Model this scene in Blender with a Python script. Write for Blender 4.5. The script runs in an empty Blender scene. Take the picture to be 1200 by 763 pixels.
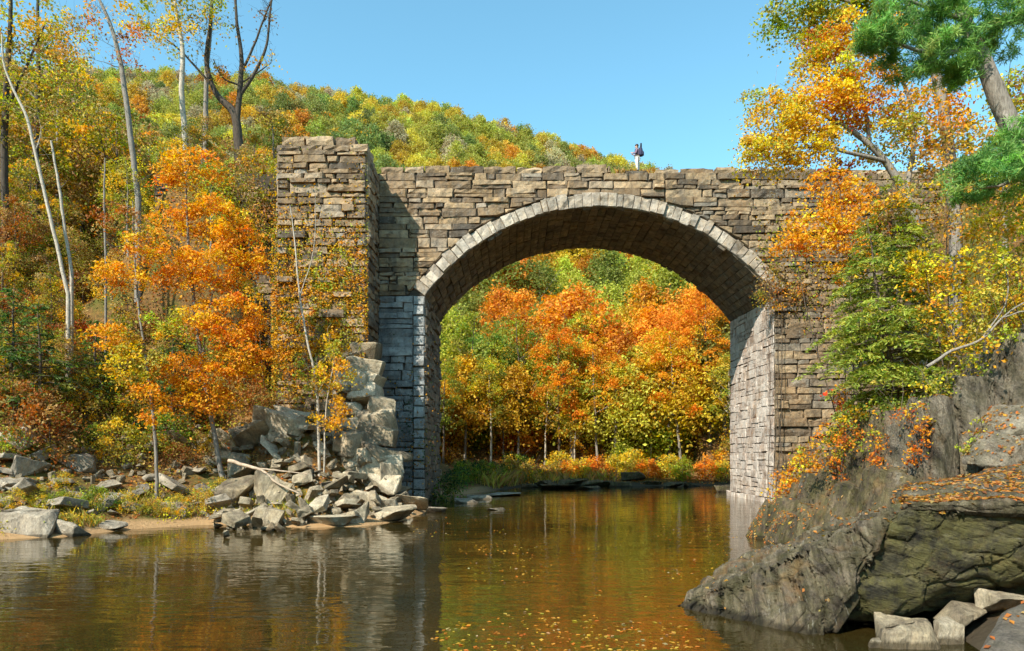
import bpy, bmesh, math, random
import numpy as np
from mathutils import Vector, Matrix, Euler, noise as mnoise

S = bpy.context.scene
COL = S.collection
PI = math.pi
CAMZ = 3.04
HZ = 532.0          # horizon row of the photograph
F = 800.0           # focal length in photograph pixels

def P(px, py, Y):
    """a point of the place at distance Y that is seen at photograph pixel px, py"""
    return np.array([(px - 600.0) / F * Y, Y, CAMZ + (HZ - py) / F * Y])

def rng(seed):
    return np.random.default_rng(seed)

# ------------------------------------------------------------------ noise
def _hash(ix, iy, iz):
    h = (ix.astype(np.int64) * 374761393 + iy.astype(np.int64) * 668265263 + iz.astype(np.int64) * 2147483647 + 1013904223) & 0xFFFFFFFF
    h = ((h ^ (h >> 13)) * 1274126177) & 0xFFFFFFFF
    h = (h ^ (h >> 16)) & 0xFFFFFFFF
    h = (h * 2246822519) & 0xFFFFFFFF
    h = h ^ (h >> 15)
    return (h & 0xFFFFFF).astype(np.float64) / 0xFFFFFF

def vnoise(p):
    p = np.asarray(p, float)
    i = np.floor(p).astype(np.int64)
    f = p - i
    f = f * f * (3 - 2 * f)
    out = 0
    for a in (0, 1):
        wa = f[:, 0] if a else 1 - f[:, 0]
        for b in (0, 1):
            wb = f[:, 1] if b else 1 - f[:, 1]
            for c in (0, 1):
                wc = f[:, 2] if c else 1 - f[:, 2]
                out = out + wa * wb * wc * _hash(i[:, 0] + a, i[:, 1] + b, i[:, 2] + c)
    return out * 2 - 1

def fbm(p, octv=4, gain=0.5, lac=2.03):
    p = np.asarray(p, float)
    a, s, t = 1.0, 0, 0.0
    for k in range(octv):
        s = s + a * vnoise(p + 17.3 * k)
        t += a
        a *= gain
        p = p * lac
    return s / t

def worley(p, seed=0):
    """value of the nearest cell, and how near the next one is"""
    p = np.asarray(p, float); i = np.floor(p).astype(np.int64)
    d1 = np.full(len(p), 9.0); d2 = np.full(len(p), 9.0); val = np.zeros(len(p))
    for a in (-1, 0, 1):
        for b in (-1, 0, 1):
            for c in (-1, 0, 1):
                q = i + np.array([a, b, c])
                o = np.stack([_hash(q[:, 0] + seed, q[:, 1] + 31 * k, q[:, 2]) for k in (1, 2, 3)], -1)
                d = np.linalg.norm(q + o - p, axis=1)
                v = _hash(q[:, 0] + 7 + seed, q[:, 1], q[:, 2] + 5)
                n = d < d1
                d2 = np.where(n, d1, np.minimum(d2, d)); val = np.where(n, v, val); d1 = np.where(n, d, d1)
    return val, d2 - d1

def smooth(x, a, b):
    t = np.clip((x - a) / (b - a), 0, 1)
    return t * t * (3 - 2 * t)

# ------------------------------------------------------------------ mesh building
def tag(o, label=None, cat=None, group=None, kind=None):
    if label: o['label'] = label
    if cat: o['category'] = cat
    if group: o['group'] = group
    if kind: o['kind'] = kind
    return o

def mesh_np(name, verts, faces, mat, attrs=None, smooth_shade=False):
    """faces: list of (n,k) int arrays"""
    me = bpy.data.meshes.new(name)
    verts = np.asarray(verts, np.float32)
    me.vertices.add(len(verts))
    me.vertices.foreach_set('co', verts.ravel())
    faces = [np.asarray(f, np.int32) for f in faces if len(f)]
    loops = np.concatenate([f.ravel() for f in faces])
    sizes = np.concatenate([np.full(len(f), f.shape[1], np.int32) for f in faces])
    starts = np.concatenate([[0], np.cumsum(sizes)[:-1]]).astype(np.int32)
    me.loops.add(len(loops))
    me.loops.foreach_set('vertex_index', loops)
    me.polygons.add(len(sizes))
    me.polygons.foreach_set('loop_start', starts)
    me.update(calc_edges=True)
    me.polygons.foreach_set('use_smooth', np.full(len(sizes), bool(smooth_shade)))
    for k, v in (attrs or {}).items():
        v = np.asarray(v, np.float32)
        if v.ndim == 1:
            a = me.attributes.new(k, 'FLOAT', 'FACE' if len(v) == len(sizes) else 'POINT')
            a.data.foreach_set('value', v)
        else:
            a = me.attributes.new(k, 'FLOAT_COLOR', 'FACE' if len(v) == len(sizes) else 'POINT')
            c = np.ones((len(v), 4), np.float32)
            c[:, :3] = v
            a.data.foreach_set('color', c.ravel())
    if mat: me.materials.append(mat)
    return me

def link(name, me, parent=None, loc=None):
    o = bpy.data.objects.new(name, me)
    COL.objects.link(o)
    if parent: o.parent = parent
    if loc is not None: o.location = loc
    return o

def empty(name, loc=(0, 0, 0)):
    o = bpy.data.objects.new(name, None)
    o.empty_display_size = 0.2
    o.location = loc
    COL.objects.link(o)
    return o

class Soup:
    """collects polygons of any size, with a tone value for each"""
    def __init__(s):
        s.v = []; s.n = 0; s.f = {}; s.t = {}
    def add(s, verts, faces, tone=0.5):
        verts = np.asarray(verts, float).reshape(-1, 3)
        for f in faces:
            k = len(f)
            s.f.setdefault(k, []).append([i + s.n for i in f])
            s.t.setdefault(k, []).append(tone)
        s.v.append(verts); s.n += len(verts)
    def add_np(s, verts, quads, tone):
        q = np.asarray(quads) + s.n
        k = q.shape[1]
        s.f.setdefault(k, []).extend(q.tolist())
        tone = np.broadcast_to(tone, (len(q),))
        s.t.setdefault(k, []).extend(tone.tolist())
        s.v.append(np.asarray(verts, float)); s.n += len(verts)
    def mesh(s, name, mat, smooth_shade=False):
        keys = sorted(s.f)
        fs = [np.array(s.f[k]) for k in keys]
        t = np.concatenate([np.array(s.t[k], float) for k in keys])
        return mesh_np(name, np.concatenate(s.v), fs, mat, {'tone': t}, smooth_shade)

def tube(pts, radii, sides=6):
    pts = np.asarray(pts, float); radii = np.asarray(radii, float)
    n = len(pts)
    d = np.gradient(pts, axis=0)
    d /= np.linalg.norm(d, axis=1, keepdims=True) + 1e-9
    ref = np.array([0.31, 0.9, 0.13])
    u = np.cross(d, ref); u /= np.linalg.norm(u, axis=1, keepdims=True) + 1e-9
    w = np.cross(d, u)
    a = np.linspace(0, 2 * PI, sides, endpoint=False)
    ring = (np.cos(a)[None, :, None] * u[:, None, :] + np.sin(a)[None, :, None] * w[:, None, :]) * radii[:, None, None] + pts[:, None, :]
    v = ring.reshape(-1, 3)
    i = np.arange(n - 1)[:, None] * sides
    j = np.arange(sides)[None, :]
    j2 = (j + 1) % sides
    q = np.stack([i + j, i + j2, i + sides + j2, i + sides + j], -1).reshape(-1, 4)
    return v, q

def resample(pts, radii, step, jitter, r):
    """Catmull-Rom like resampling of a polyline with a little wobble"""
    pts = np.asarray(pts, float); radii = np.asarray(radii, float)
    seg = np.linalg.norm(np.diff(pts, axis=0), axis=1)
    s = np.concatenate([[0], np.cumsum(seg)])
    n = max(3, int(s[-1] / step) + 1)
    t = np.linspace(0, s[-1], n)
    out = np.empty((n, 3))
    m = np.gradient(pts, s, axis=0) if len(pts) > 2 else np.repeat([(pts[-1] - pts[0]) / max(s[-1], 1e-6)], len(pts), 0)
    k = np.clip(np.searchsorted(s, t, side='right') - 1, 0, len(pts) - 2)
    h = s[k + 1] - s[k]; x = (t - s[k]) / h
    h00 = 2 * x**3 - 3 * x**2 + 1; h10 = x**3 - 2 * x**2 + x; h01 = -2 * x**3 + 3 * x**2; h11 = x**3 - x**2
    out = h00[:, None] * pts[k] + (h10 * h)[:, None] * m[k] + h01[:, None] * pts[k + 1] + (h11 * h)[:, None] * m[k + 1]
    rr = np.interp(t, s, radii)
    if jitter:
        w = r.normal(0, 1, (n, 3)); w[0] = 0; w[-1] = 0
        w = (w + np.roll(w, 1, 0)) * 0.5
        out += w * jitter
    return out, rr

def grow(trunks, centres, r, thick=0.011, up=0.12, min_r=0.004):
    """joins clump centres to the trunks by branches that fork from one another; returns polylines"""
    skel = np.concatenate([t[0] for t in trunks]); srad = np.concatenate([t[1] for t in trunks])
    d0 = np.array([np.min(np.linalg.norm(skel - c, axis=1)) for c in centres]) if len(centres) else np.zeros(0)
    lines = []
    for i in np.argsort(d0):
        c = centres[i]
        dv = skel - c
        dist = np.linalg.norm(dv, axis=1)
        hor = np.hypot(dv[:, 0], dv[:, 1])
        cost = dist + 0.9 * np.maximum(0, dv[:, 2] + 0.25 * hor)
        j = int(np.argmin(cost))
        p = skel[j]; L = np.linalg.norm(c - p)
        if L < 0.03: continue
        mid = (p + c) / 2 + np.array([0, 0, up * L]) + r.normal(0, 0.07 * L, 3)
        t = np.linspace(0, 1, max(4, min(9, int(L / 0.35) + 3)))[:, None]
        line = (1 - t)**2 * p + 2 * t * (1 - t) * mid + t**2 * c
        line[1:-1] += r.normal(0, 0.018 * L, (len(line) - 2, 3))
        r0 = max(min_r, min(srad[j] * 0.75, min_r + thick * L))
        rad = np.linspace(r0, min_r * 0.7, len(line))
        lines.append((line, rad))
        skel = np.concatenate([skel, line[1:]]); srad = np.concatenate([srad, rad[1:]])
    return lines

def leaf_quads(c, L, W, r, bias=(0, -0.25, 0.7), tang=None):
    """rhombic leaves folded a little along the midrib: verts (4n,3); one quad each"""
    n = len(c)
    nor = r.normal(0, 1, (n, 3)) + np.array(bias)
    nor /= np.linalg.norm(nor, axis=1, keepdims=True) + 1e-9
    t = r.normal(0, 1, (n, 3)) if tang is None else tang + r.normal(0, 0.25, (n, 3))
    t -= (t * nor).sum(1, keepdims=True) * nor
    t /= np.linalg.norm(t, axis=1, keepdims=True) + 1e-9
    b = np.cross(nor, t)
    sz = r.uniform(0.65, 1.3, (n, 1))
    L = L * sz; W = W * sz
    v = np.stack([c - t * L / 2, c + b * W / 2 + t * L * .08 + nor * W * .15, c + t * L / 2, c - b * W / 2 + t * L * .08 + nor * W * .15], 1).reshape(-1, 3)
    q = np.arange(4 * n).reshape(n, 4)
    return v, q

def pal(r, palette, n, spread=0.10):
    """n colours drawn from palette [(weight, rgb)...] with a little spread"""
    w = np.array([p[0] for p in palette], float); w /= w.sum()
    c = np.array([p[1] for p in palette], float)
    k = r.choice(len(palette), n, p=w)
    col = c[k] * np.exp(r.normal(0, spread, (n, 1))) * np.exp(r.normal(0, spread * 0.5, (n, 3)))
    return np.clip(col, 0.003, 0.9)

# natural leaf colours (reflectance)
ORANGE = (.74, .31, .02); DEEP = (.68, .215, .015); RUST = (.40, .115, .018); RED = (.48, .06, .015)
GOLD = (.70, .37, .02); YELLOW = (.78, .54, .03); PALE = (.52, .45, .08); LIME = (.37, .39, .04)
OLIVE = (.25, .23, .035); GREEN = (.12, .19, .028); DARKG = (.035, .075, .02); PINE = (.035, .12, .035)
BROWN = (.30, .15, .045); TAN = (.44, .29, .10); SPRING = (.20, .30, .03)
# ------------------------------------------------------------------ materials
def new_mat(name):
    m = bpy.data.materials.new(name); m.use_nodes = True
    nt = m.node_tree
    for n in list(nt.nodes): nt.nodes.remove(n)
    out = nt.nodes.new('ShaderNodeOutputMaterial')
    return m, nt, out

class NT:
    def __init__(s, nt): s.nt = nt
    def n(s, typ, **kw):
        node = s.nt.nodes.new(typ)
        for k, v in kw.items():
            if k.startswith('i_'):
                key = k[2:].replace('_', ' ')
                s.set(node, key, v)
            else: setattr(node, k, v)
        return node
    def set(s, node, key, v):
        sock = node.inputs[int(key)] if str(key).isdigit() else node.inputs[key]
        if hasattr(v, 'is_linked') or isinstance(v, bpy.types.NodeSocket): s.nt.links.new(v, sock)
        else: sock.default_value = v
    def ramp(s, fac, stops, interp='LINEAR'):
        r = s.n('ShaderNodeValToRGB'); r.color_ramp.interpolation = interp
        e = r.color_ramp.elements
        while len(e) < len(stops): e.new(0.5)
        for el, (p, c) in zip(e, stops):
            el.position = p; el.color = (*c, 1) if len(c) == 3 else c
        s.nt.links.new(fac, r.inputs[0]); return r.outputs[0]
    def noise(s, scale, detail=4, rough=0.55, vec=None, dist=0.0):
        n = s.n('ShaderNodeTexNoise'); n.inputs['Scale'].default_value = scale; n.inputs['Detail'].default_value = detail
        n.inputs['Roughness'].default_value = rough; n.inputs['Distortion'].default_value = dist
        if vec is not None: s.nt.links.new(vec, n.inputs['Vector'])
        return n.outputs['Fac']
    def mix(s, a, b, fac, mode='MIX'):
        m = s.n('ShaderNodeMix', data_type='RGBA', blend_type=mode)
        for sock, v in ((m.inputs[6], a), (m.inputs[7], b), (m.inputs[0], fac)):
            if isinstance(v, bpy.types.NodeSocket): s.nt.links.new(v, sock)
            elif isinstance(v, (tuple, list)): sock.default_value = (*v, 1) if len(v) == 3 else v
            else: sock.default_value = v
        return m.outputs[2]
    def math(s, op, a, b=0.0, clamp=False):
        m = s.n('ShaderNodeMath', operation=op); m.use_clamp = clamp
        for i, v in enumerate((a, b)):
            if isinstance(v, bpy.types.NodeSocket): s.nt.links.new(v, m.inputs[i])
            else: m.inputs[i].default_value = v
        return m.outputs[0]
    def mapping(s, vec, scale=(1, 1, 1), rot=(0, 0, 0)):
        m = s.n('ShaderNodeMapping'); m.inputs['Scale'].default_value = scale; m.inputs['Rotation'].default_value = rot
        s.nt.links.new(vec, m.inputs['Vector']); return m.outputs[0]
    def pos(s): return s.n('ShaderNodeNewGeometry').outputs['Position']
    def obj(s): return s.n('ShaderNodeTexCoord').outputs['Object']
    def attr(s, name, what='Fac'):
        a = s.n('ShaderNodeAttribute'); a.attribute_name = name; return a.outputs[what]
    def bump(s, h, strength=0.5, dist=0.05, normal=None):
        b = s.n('ShaderNodeBump'); b.inputs['Strength'].default_value = strength; b.inputs['Distance'].default_value = dist
        s.nt.links.new(h, b.inputs['Height'])
        if normal is not None: s.nt.links.new(normal, b.inputs['Normal'])
        return b.outputs[0]
    def bsdf(s, out, color, rough=0.85, normal=None, spec=0.3):
        b = s.n('ShaderNodeBsdfPrincipled')
        s.set(b, 'Base Color', (*color, 1) if isinstance(color, tuple) and len(color) == 3 else color)
        s.set(b, 'Roughness', rough); s.set(b, 'Specular IOR Level', spec)
        if normal is not None: s.nt.links.new(normal, b.inputs['Normal'])
        s.nt.links.new(b.outputs[0], out.inputs[0]); return b

def leaf_material(name, source):
    """source 'attr': colour from the leaf's own attribute; 'object': from the tree's own colour, varied leaf by leaf"""
    m, nt, out = new_mat(name); k = NT(nt)
    if source == 'attr':
        col = k.attr('leafcol', 'Color')
    else:
        oi = k.n('ShaderNodeObjectInfo')
        tone = k.attr('tone')
        hs = k.n('ShaderNodeHueSaturation')
        k.set(hs, 'Hue', k.math('MULTIPLY_ADD', tone, 0.045) if False else k.math('ADD', k.math('MULTIPLY', tone, 0.05), 0.475))
        k.set(hs, 'Value', k.math('ADD', k.math('MULTIPLY', tone, 0.9), 0.5))
        k.set(hs, 'Color', oi.outputs['Color'])
        col = hs.outputs[0]
    d = k.n('ShaderNodeBsdfPrincipled'); k.set(d, 'Base Color', col); k.set(d, 'Roughness', 0.55); k.set(d, 'Specular IOR Level', 0.25)
    hs2 = k.n('ShaderNodeHueSaturation'); k.set(hs2, 'Saturation', 1.1); k.set(hs2, 'Value', 1.25); k.set(hs2, 'Color', col)
    t = k.n('ShaderNodeBsdfTranslucent'); k.set(t, 'Color', hs2.outputs[0])
    mx = k.n('ShaderNodeMixShader'); mx.inputs[0].default_value = 0.42
    nt.links.new(d.outputs[0], mx.inputs[1]); nt.links.new(t.outputs[0], mx.inputs[2]); nt.links.new(mx.outputs[0], out.inputs[0])
    return m

def stone_material(name, stops, lichen=0.35, white=0.0, warm=(1, 1, 1), dark_streak=0.4, rust=0.3):
    m, nt, out = new_mat(name); k = NT(nt)
    p = k.pos()
    tone = k.attr('tone')
    base = k.ramp(tone, stops)
    n1 = k.noise(3.1, 8, 0.68, p)
    base = k.mix(base, k.ramp(n1, [(0.32, (.25, .235, .22)), (0.5, (1, 1, 1)), (0.68, (1.6, 1.5, 1.35))]), 0.85, 'MULTIPLY')
    n2 = k.noise(0.55, 5, 0.65, p)
    base = k.mix(base, (.30, .17, .07), k.math('MULTIPLY', k.ramp(n2, [(0.52, (0, 0, 0)), (0.66, (1, 1, 1))]), rust))
    # dark rain streaks hang down the face
    st = k.noise(1.0, 5, 0.6, k.mapping(p, (1.1, 1.1, 0.12)))
    base = k.mix(base, (.045, .04, .034), k.math('MULTIPLY', k.ramp(st, [(0.53, (0, 0, 0)), (0.68, (1, 1, 1))]), dark_streak))
    nl = k.noise(7.5, 4, 0.7, p)
    nl2 = k.noise(0.9, 3, 0.6, p)
    lf = k.math('MULTIPLY', k.ramp(nl, [(0.55, (0, 0, 0)), (0.63, (1, 1, 1))]), k.ramp(nl2, [(0.42, (0, 0, 0)), (0.62, (1, 1, 1))]))
    base = k.mix(base, (.42, .41, .33), k.math('MULTIPLY', lf, lichen))
    if white:
        ws = k.noise(1.0, 6, 0.7, k.mapping(p, (1.2, 1.2, 0.42)))
        w2 = k.noise(2.4, 6, 0.75, p)
        wf = k.ramp(k.math('ADD', k.math('MULTIPLY', ws, 0.6), k.math('MULTIPLY', w2, 0.4)), [(0.40, (0, 0, 0)), (0.56, (1, 1, 1))])
        base = k.mix(base, (.70, .65, .58), k.math('MULTIPLY', wf, white))
    if warm != (1, 1, 1): base = k.mix(base, warm, 1.0, 'MULTIPLY')
    h = k.math('ADD', k.math('MULTIPLY', k.noise(9, 8, 0.7, p), 0.7), k.math('MULTIPLY', k.noise(2.2, 5, 0.6, p), 0.8))
    k.bsdf(out, base, 0.9, k.bump(h, 0.85, 0.09), 0.25)
    return m

def bark_material(name, c1, c2, banded=0.0):
    m, nt, out = new_mat(name); k = NT(nt)
    p = k.pos()
    n = k.noise(6, 6, 0.7, k.mapping(p, (3, 3, 0.6)))
    col = k.ramp(n, [(0.3, c1), (0.62, c2)])
    if banded:
        b = k.noise(4, 4, 0.7, k.mapping(p, (0.8, 0.8, 3.5)))
        col = k.mix(col, (.05, .045, .04), k.math('MULTIPLY', k.ramp(b, [(0.56, (0, 0, 0)), (0.62, (1, 1, 1))]), banded))
    k.bsdf(out, col, 0.9, k.bump(n, 0.7, 0.03), 0.2)
    return m

def rock_material(name, cols, moss=0.0, scale=1.0, normal=None, streak=0.0, rust=0.3, blotch=0.5, mosscol=(.13, .125, .022), grain=5.0, vary=0.10):
    """normal: across the rock's bedding; dark and pale bands and fine ledges follow it"""
    m, nt, out = new_mat(name); k = NT(nt)
    p = k.pos() if scale >= 1 else k.obj()
    q = p
    if normal is not None:
        nv = Vector(normal).normalized()
        eu = nv.to_track_quat('X', 'Z').inverted().to_euler()
        q0 = k.mapping(p, (1, 1, 1), tuple(eu))
        q = k.mapping(q0, (3.4, .55, .55))
    oi = k.n('ShaderNodeObjectInfo')
    n1 = k.noise(1.5, 9, 0.68, q, .35)
    n2 = k.noise(0.7, 5, 0.6, p)
    f = k.math('ADD', k.math('MULTIPLY', n1, 0.72), k.math('MULTIPLY', n2, 0.28))
    f = k.math('ADD', f, k.math('MULTIPLY', k.math('SUBTRACT', oi.outputs['Random'], 0.5), vary))
    base = k.ramp(f, cols)
    spk = k.noise(22, 6, 0.78, p)
    base = k.mix(base, k.ramp(spk, [(0.3, (.42, .42, .42)), (0.5, (1, 1, 1)), (0.72, (1.6, 1.55, 1.45))]), 0.8, 'MULTIPLY')
    bl = k.noise(3.2, 6, 0.72, p, .5)
    base = k.mix(base, k.ramp(bl, [(0.36, (.25, .24, .22)), (0.52, (1, 1, 1)), (0.66, (1.3, 1.25, 1.15))]), blotch, 'MULTIPLY')
    rn = k.noise(1.1, 5, 0.65, p)
    base = k.mix(base, (.28, .145, .055), k.math('MULTIPLY', k.ramp(rn, [(0.55, (0, 0, 0)), (0.68, (1, 1, 1))]), rust))
    if streak:
        wn = k.noise(1.9, 6, 0.72, q, .6)
        base = k.mix(base, (.56, .53, .46), k.math('MULTIPLY', k.ramp(wn, [(0.62, (0, 0, 0)), (0.66, (1, 1, 1))]), streak))
    if moss:
        mn = k.noise(2.3, 7, 0.75, p)
        base = k.mix(base, mosscol, k.math('MULTIPLY', k.ramp(mn, [(0.42, (0, 0, 0)), (0.56, (1, 1, 1))]), moss))
    wz = k.n('ShaderNodeSeparateXYZ'); nt.links.new(k.pos(), wz.inputs[0])
    wet = k.ramp(k.math('ADD', wz.outputs[2], k.math('MULTIPLY', bl, 0.16)), [(0.16, (.36, .34, .30)), (0.22, (1, 1, 1))])   # damp stone just above the water
    base = k.mix(base, wet, 1.0, 'MULTIPLY')
    h = k.math('ADD', k.math('MULTIPLY', k.noise(grain, 9, 0.74, q), 1.0), k.math('MULTIPLY', spk, 0.3))
    h = k.math('ADD', h, k.math('MULTIPLY', n1, 0.8))
    k.bsdf(out, base, 0.85, k.bump(h, 1.0, 0.10), 0.3)
    return m

STOPS = [(0.0, (.045, .034, .022)), (0.22, (.125, .083, .044)), (0.5, (.235, .155, .078)), (0.8, (.37, .26, .145)), (1.0, (.22, .19, .15))]
M = {}
M['leaf'] = leaf_material('autumn_leaf', 'attr')
M['leaf_obj'] = leaf_material('autumn_leaf_far', 'object')
M['stone'] = stone_material('bridge_stone', STOPS, 0.35, 0.08, dark_streak=0.6, rust=0.35)
M['stone_dark'] = stone_material('weathered_stone', [(0.0, (.04, .03, .021)), (0.25, (.10, .07, .04)), (0.55, (.20, .138, .075)), (0.85, (.31, .225, .13)), (1.0, (.17, .145, .11))], 0.35, 0.05, dark_streak=0.7, rust=0.45)
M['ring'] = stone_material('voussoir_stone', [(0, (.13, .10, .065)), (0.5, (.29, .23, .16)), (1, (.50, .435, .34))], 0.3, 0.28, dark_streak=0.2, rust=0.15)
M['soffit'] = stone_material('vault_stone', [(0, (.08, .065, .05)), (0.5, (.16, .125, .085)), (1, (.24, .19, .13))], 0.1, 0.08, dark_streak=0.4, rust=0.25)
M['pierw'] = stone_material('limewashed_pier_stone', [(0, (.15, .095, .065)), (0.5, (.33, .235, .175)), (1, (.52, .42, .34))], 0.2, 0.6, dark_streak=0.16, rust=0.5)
M['pierl'] = stone_material('shade_blue_pier_stone', [(0, (.07, .078, .08)), (0.5, (.155, .17, .172)), (1, (.29, .31, .305))], 0.35, 0.2, dark_streak=0.5, rust=0.1)
M['bark'] = bark_material('brown_bark', (.05, .037, .026), (.17, .13, .095))
M['bark_grey'] = bark_material('grey_bark', (.10, .088, .072), (.30, .265, .22))
M['bark_white'] = bark_material('pale_bark', (.26, .22, .165), (.56, .49, .39), 0.5)
M['bark_dark'] = bark_material('dark_bark', (.03, .024, .018), (.10, .078, .058))
M['rubble'] = rock_material('rubble_rock', [(0.26, (.12, .095, .066)), (0.42, (.29, .235, .16)), (0.56, (.46, .385, .27)), (0.74, (.66, .58, .44))], 0.14, 0.5, rust=0.25, blotch=.5, vary=.30)
M['shore'] = rock_material('shore_rock', [(0.28, (.13, .105, .08)), (0.48, (.31, .265, .20)), (0.72, (.54, .48, .385))], 0.05, 0.5, rust=0.12, blotch=.4)
M['cliff'] = rock_material('cliff_rock', [(0.36, (.016, .013, .010)), (0.47, (.065, .05, .034)), (0.57, (.15, .115, .072)), (0.74, (.32, .255, .17))], 0.3, 1.0, (.93, .1, -.34), 0.15, rust=0.5)
M['ledge'] = rock_material('ledge_rock', [(0.34, (.022, .018, .014)), (0.45, (.085, .068, .047)), (0.56, (.19, .155, .108)), (0.72, (.36, .31, .235))], 0.22, 1.0, (.85, -.45, .25), 0.4, rust=0.5, blotch=.8)
M['ledge_front'] = rock_material('mossy_ledge_rock', [(0.34, (.012, .011, .008)), (0.47, (.055, .05, .028)), (0.58, (.13, .115, .06)), (0.74, (.30, .26, .165))], 0.5, 1.0, (.25, -.2, .95), 0.2, rust=0.35, blotch=.9, mosscol=(.165, .15, .042))
M['slab'] = rock_material('slab_rock', [(0.33, (.03, .026, .02)), (0.44, (.15, .128, .095)), (0.56, (.28, .24, .18)), (0.76, (.44, .385, .295))], 0.15, 1.0, (.95, -.1, .25), 0.1, rust=0.35)
M['shale'] = rock_material('wet_rock', [(0.3, (.06, .052, .044)), (0.5, (.15, .13, .105)), (0.8, (.27, .235, .19))], 0.1, 1.0, rust=0.3)

m, nt, out = new_mat('mortar'); k = NT(nt)
k.bsdf(out, k.ramp(k.noise(6, 5, 0.7, k.pos()), [(0.3, (.028, .022, .016)), (0.7, (.085, .068, .048))]), 0.95); M['mortar'] = m

# forest floor: leaf litter, soil, moss; sand beside the water
m, nt, out = new_mat('forest_floor'); k = NT(nt); p = k.pos()
big = k.noise(0.35, 5, 0.65, p); fine = k.noise(5.5, 7, 0.75, p)
col = k.ramp(fine, [(0.28, (.035, .024, .014)), (0.45, (.13, .075, .03)), (0.58, (.26, .135, .04)), (0.72, (.36, .22, .09))])
col = k.mix(col, (.10, .10, .022), k.ramp(big, [(0.48, (0, 0, 0)), (0.62, (1, 1, 1))]))
z = k.n('ShaderNodeSeparateXYZ'); nt.links.new(p, z.inputs[0])
sand = k.math('ADD', z.outputs[2], k.math('MULTIPLY', big, 0.5))
sandy = k.mix((.07, .055, .035), (.40, .25, .12), k.ramp(k.math('MULTIPLY_ADD' if False else 'ADD', k.math('MULTIPLY', z.outputs[0], -.1), 0.0), [(0.1, (0, 0, 0)), (0.3, (1, 1, 1))]))
col = k.mix(sandy, col, k.ramp(sand, [(0.50, (0, 0, 0)), (0.68, (1, 1, 1))]))
bed = k.ramp(z.outputs[2], [(0.0, (1, 1, 1)), (0.02, (0, 0, 0))])
k.bsdf(out, col, 0.95, k.bump(fine, 0.9, 0.12), 0.15); M['ground'] = m

# river: amber brown water with fine ripples
m, nt, out = new_mat('river_water'); k = NT(nt); p = k.pos()
deep = k.noise(0.16, 4, 0.55, p)
body = k.ramp(deep, [(0.35, (.020, .017, .005)), (0.65, (.052, .032, .007))])
r1 = k.noise(0.85, 2, 0.5, k.mapping(p, (0.6, 1.7, 1)), 0.5)
r2 = k.noise(2.6, 2, 0.5, k.mapping(p, (0.55, 1.7, 1)), 0.4)
calm = k.ramp(k.noise(0.14, 3, 0.5, k.mapping(p, (.6, 1.4, 1))), [(0.36, (.25, .25, .25)), (0.62, (1, 1, 1))])
h = k.math('MULTIPLY', k.math('ADD', r1, k.math('MULTIPLY', r2, 0.40)), calm)
b = k.bsdf(out, body, 0.012, k.bump(h, 0.55, 0.05), 0.5)
b.inputs['IOR'].default_value = 2.15
M['water'] = m

def plain(name, c, rough=0.7, var=0.25, sc=12):
    m, nt, out = new_mat(name); k = NT(nt)
    n = k.noise(sc, 4, 0.6, k.obj())
    k.bsdf(out, k.ramp(n, [(0.3, tuple(x * (1 - var) for x in c)), (0.7, tuple(min(1, x * (1 + var)) for x in c))]), rough)
    M[name] = m; return m
plain('skin', (.50, .30, .21)); plain('hair', (.03, .022, .018)); plain('navy_cloth', (.02, .022, .06)); plain('plum_cloth', (.22, .14, .19))
plain('white_cloth', (.72, .69, .63)); plain('black_cloth', (.012, .012, .018)); plain('boot', (.10, .06, .035))
plain('driftwood', (.40, .31, .22), 0.85, 0.35, 5)
# ------------------------------------------------------------------ terrain
LEFT = [(-26, -60), (-24, -20), (-22, 8), (-20.5, 18), (-18.4, 24.2), (-16.4, 25.0), (-15.2, 27.6), (-13.4, 29.2), (-11.0, 29.2), (-8.6, 28.0), (-6.2, 28.6), (-4.9, 31.2), (-4.6, 35.5), (-5.3, 40.5), (-5.7, 43), (-5.2, 49), (-3.9, 51), (-1.6, 55.5), (1.2, 64)]
FARB = [(6, 65.5), (11, 64.6), (18, 65.5), (27, 68), (45, 74)]
RIGHT = [(45, 58), (25, 52.5), (16.6, 51), (16.4, 42.6), (14.6, 36), (12.0, 31), (9.8, 25.2), (8.6, 21), (7.4, 16.4), (7.6, 12), (6.6, 8), (6.4, -10), (6.6, -60)]
RIVER = np.array(LEFT + FARB + RIGHT, float)

def shore_dist(x, y):
    """signed distance to the river's edge, positive on land"""
    p = np.stack([x, y], -1)
    a = RIVER; b = np.roll(RIVER, -1, 0)
    d2 = np.full(len(p), 1e18); inside = np.zeros(len(p), bool)
    for i in range(len(a)):
        e = b[i] - a[i]; w = p - a[i]
        t = np.clip((w @ e) / (e @ e), 0, 1)
        q = w - t[:, None] * e
        d2 = np.minimum(d2, (q * q).sum(1))
        c = ((a[i, 1] <= p[:, 1]) & (b[i, 1] > p[:, 1])) | ((b[i, 1] <= p[:, 1]) & (a[i, 1] > p[:, 1]))
        xs = a[i, 0] + (p[:, 1] - a[i, 1]) / (e[1] if abs(e[1]) > 1e-9 else 1e-9) * e[0]
        inside ^= c & (p[:, 0] < xs)
    d = np.sqrt(d2)
    return np.where(inside, -d, d)

RIDGE_PX = [-200, 0, 150, 300, 400, 500, 620, 700, 740, 800, 900, 1200, 1600]
RIDGE_PY = [60, 78, 84, 94, 113, 126, 157, 178, 189, 212, 245, 300, 340]

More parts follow.
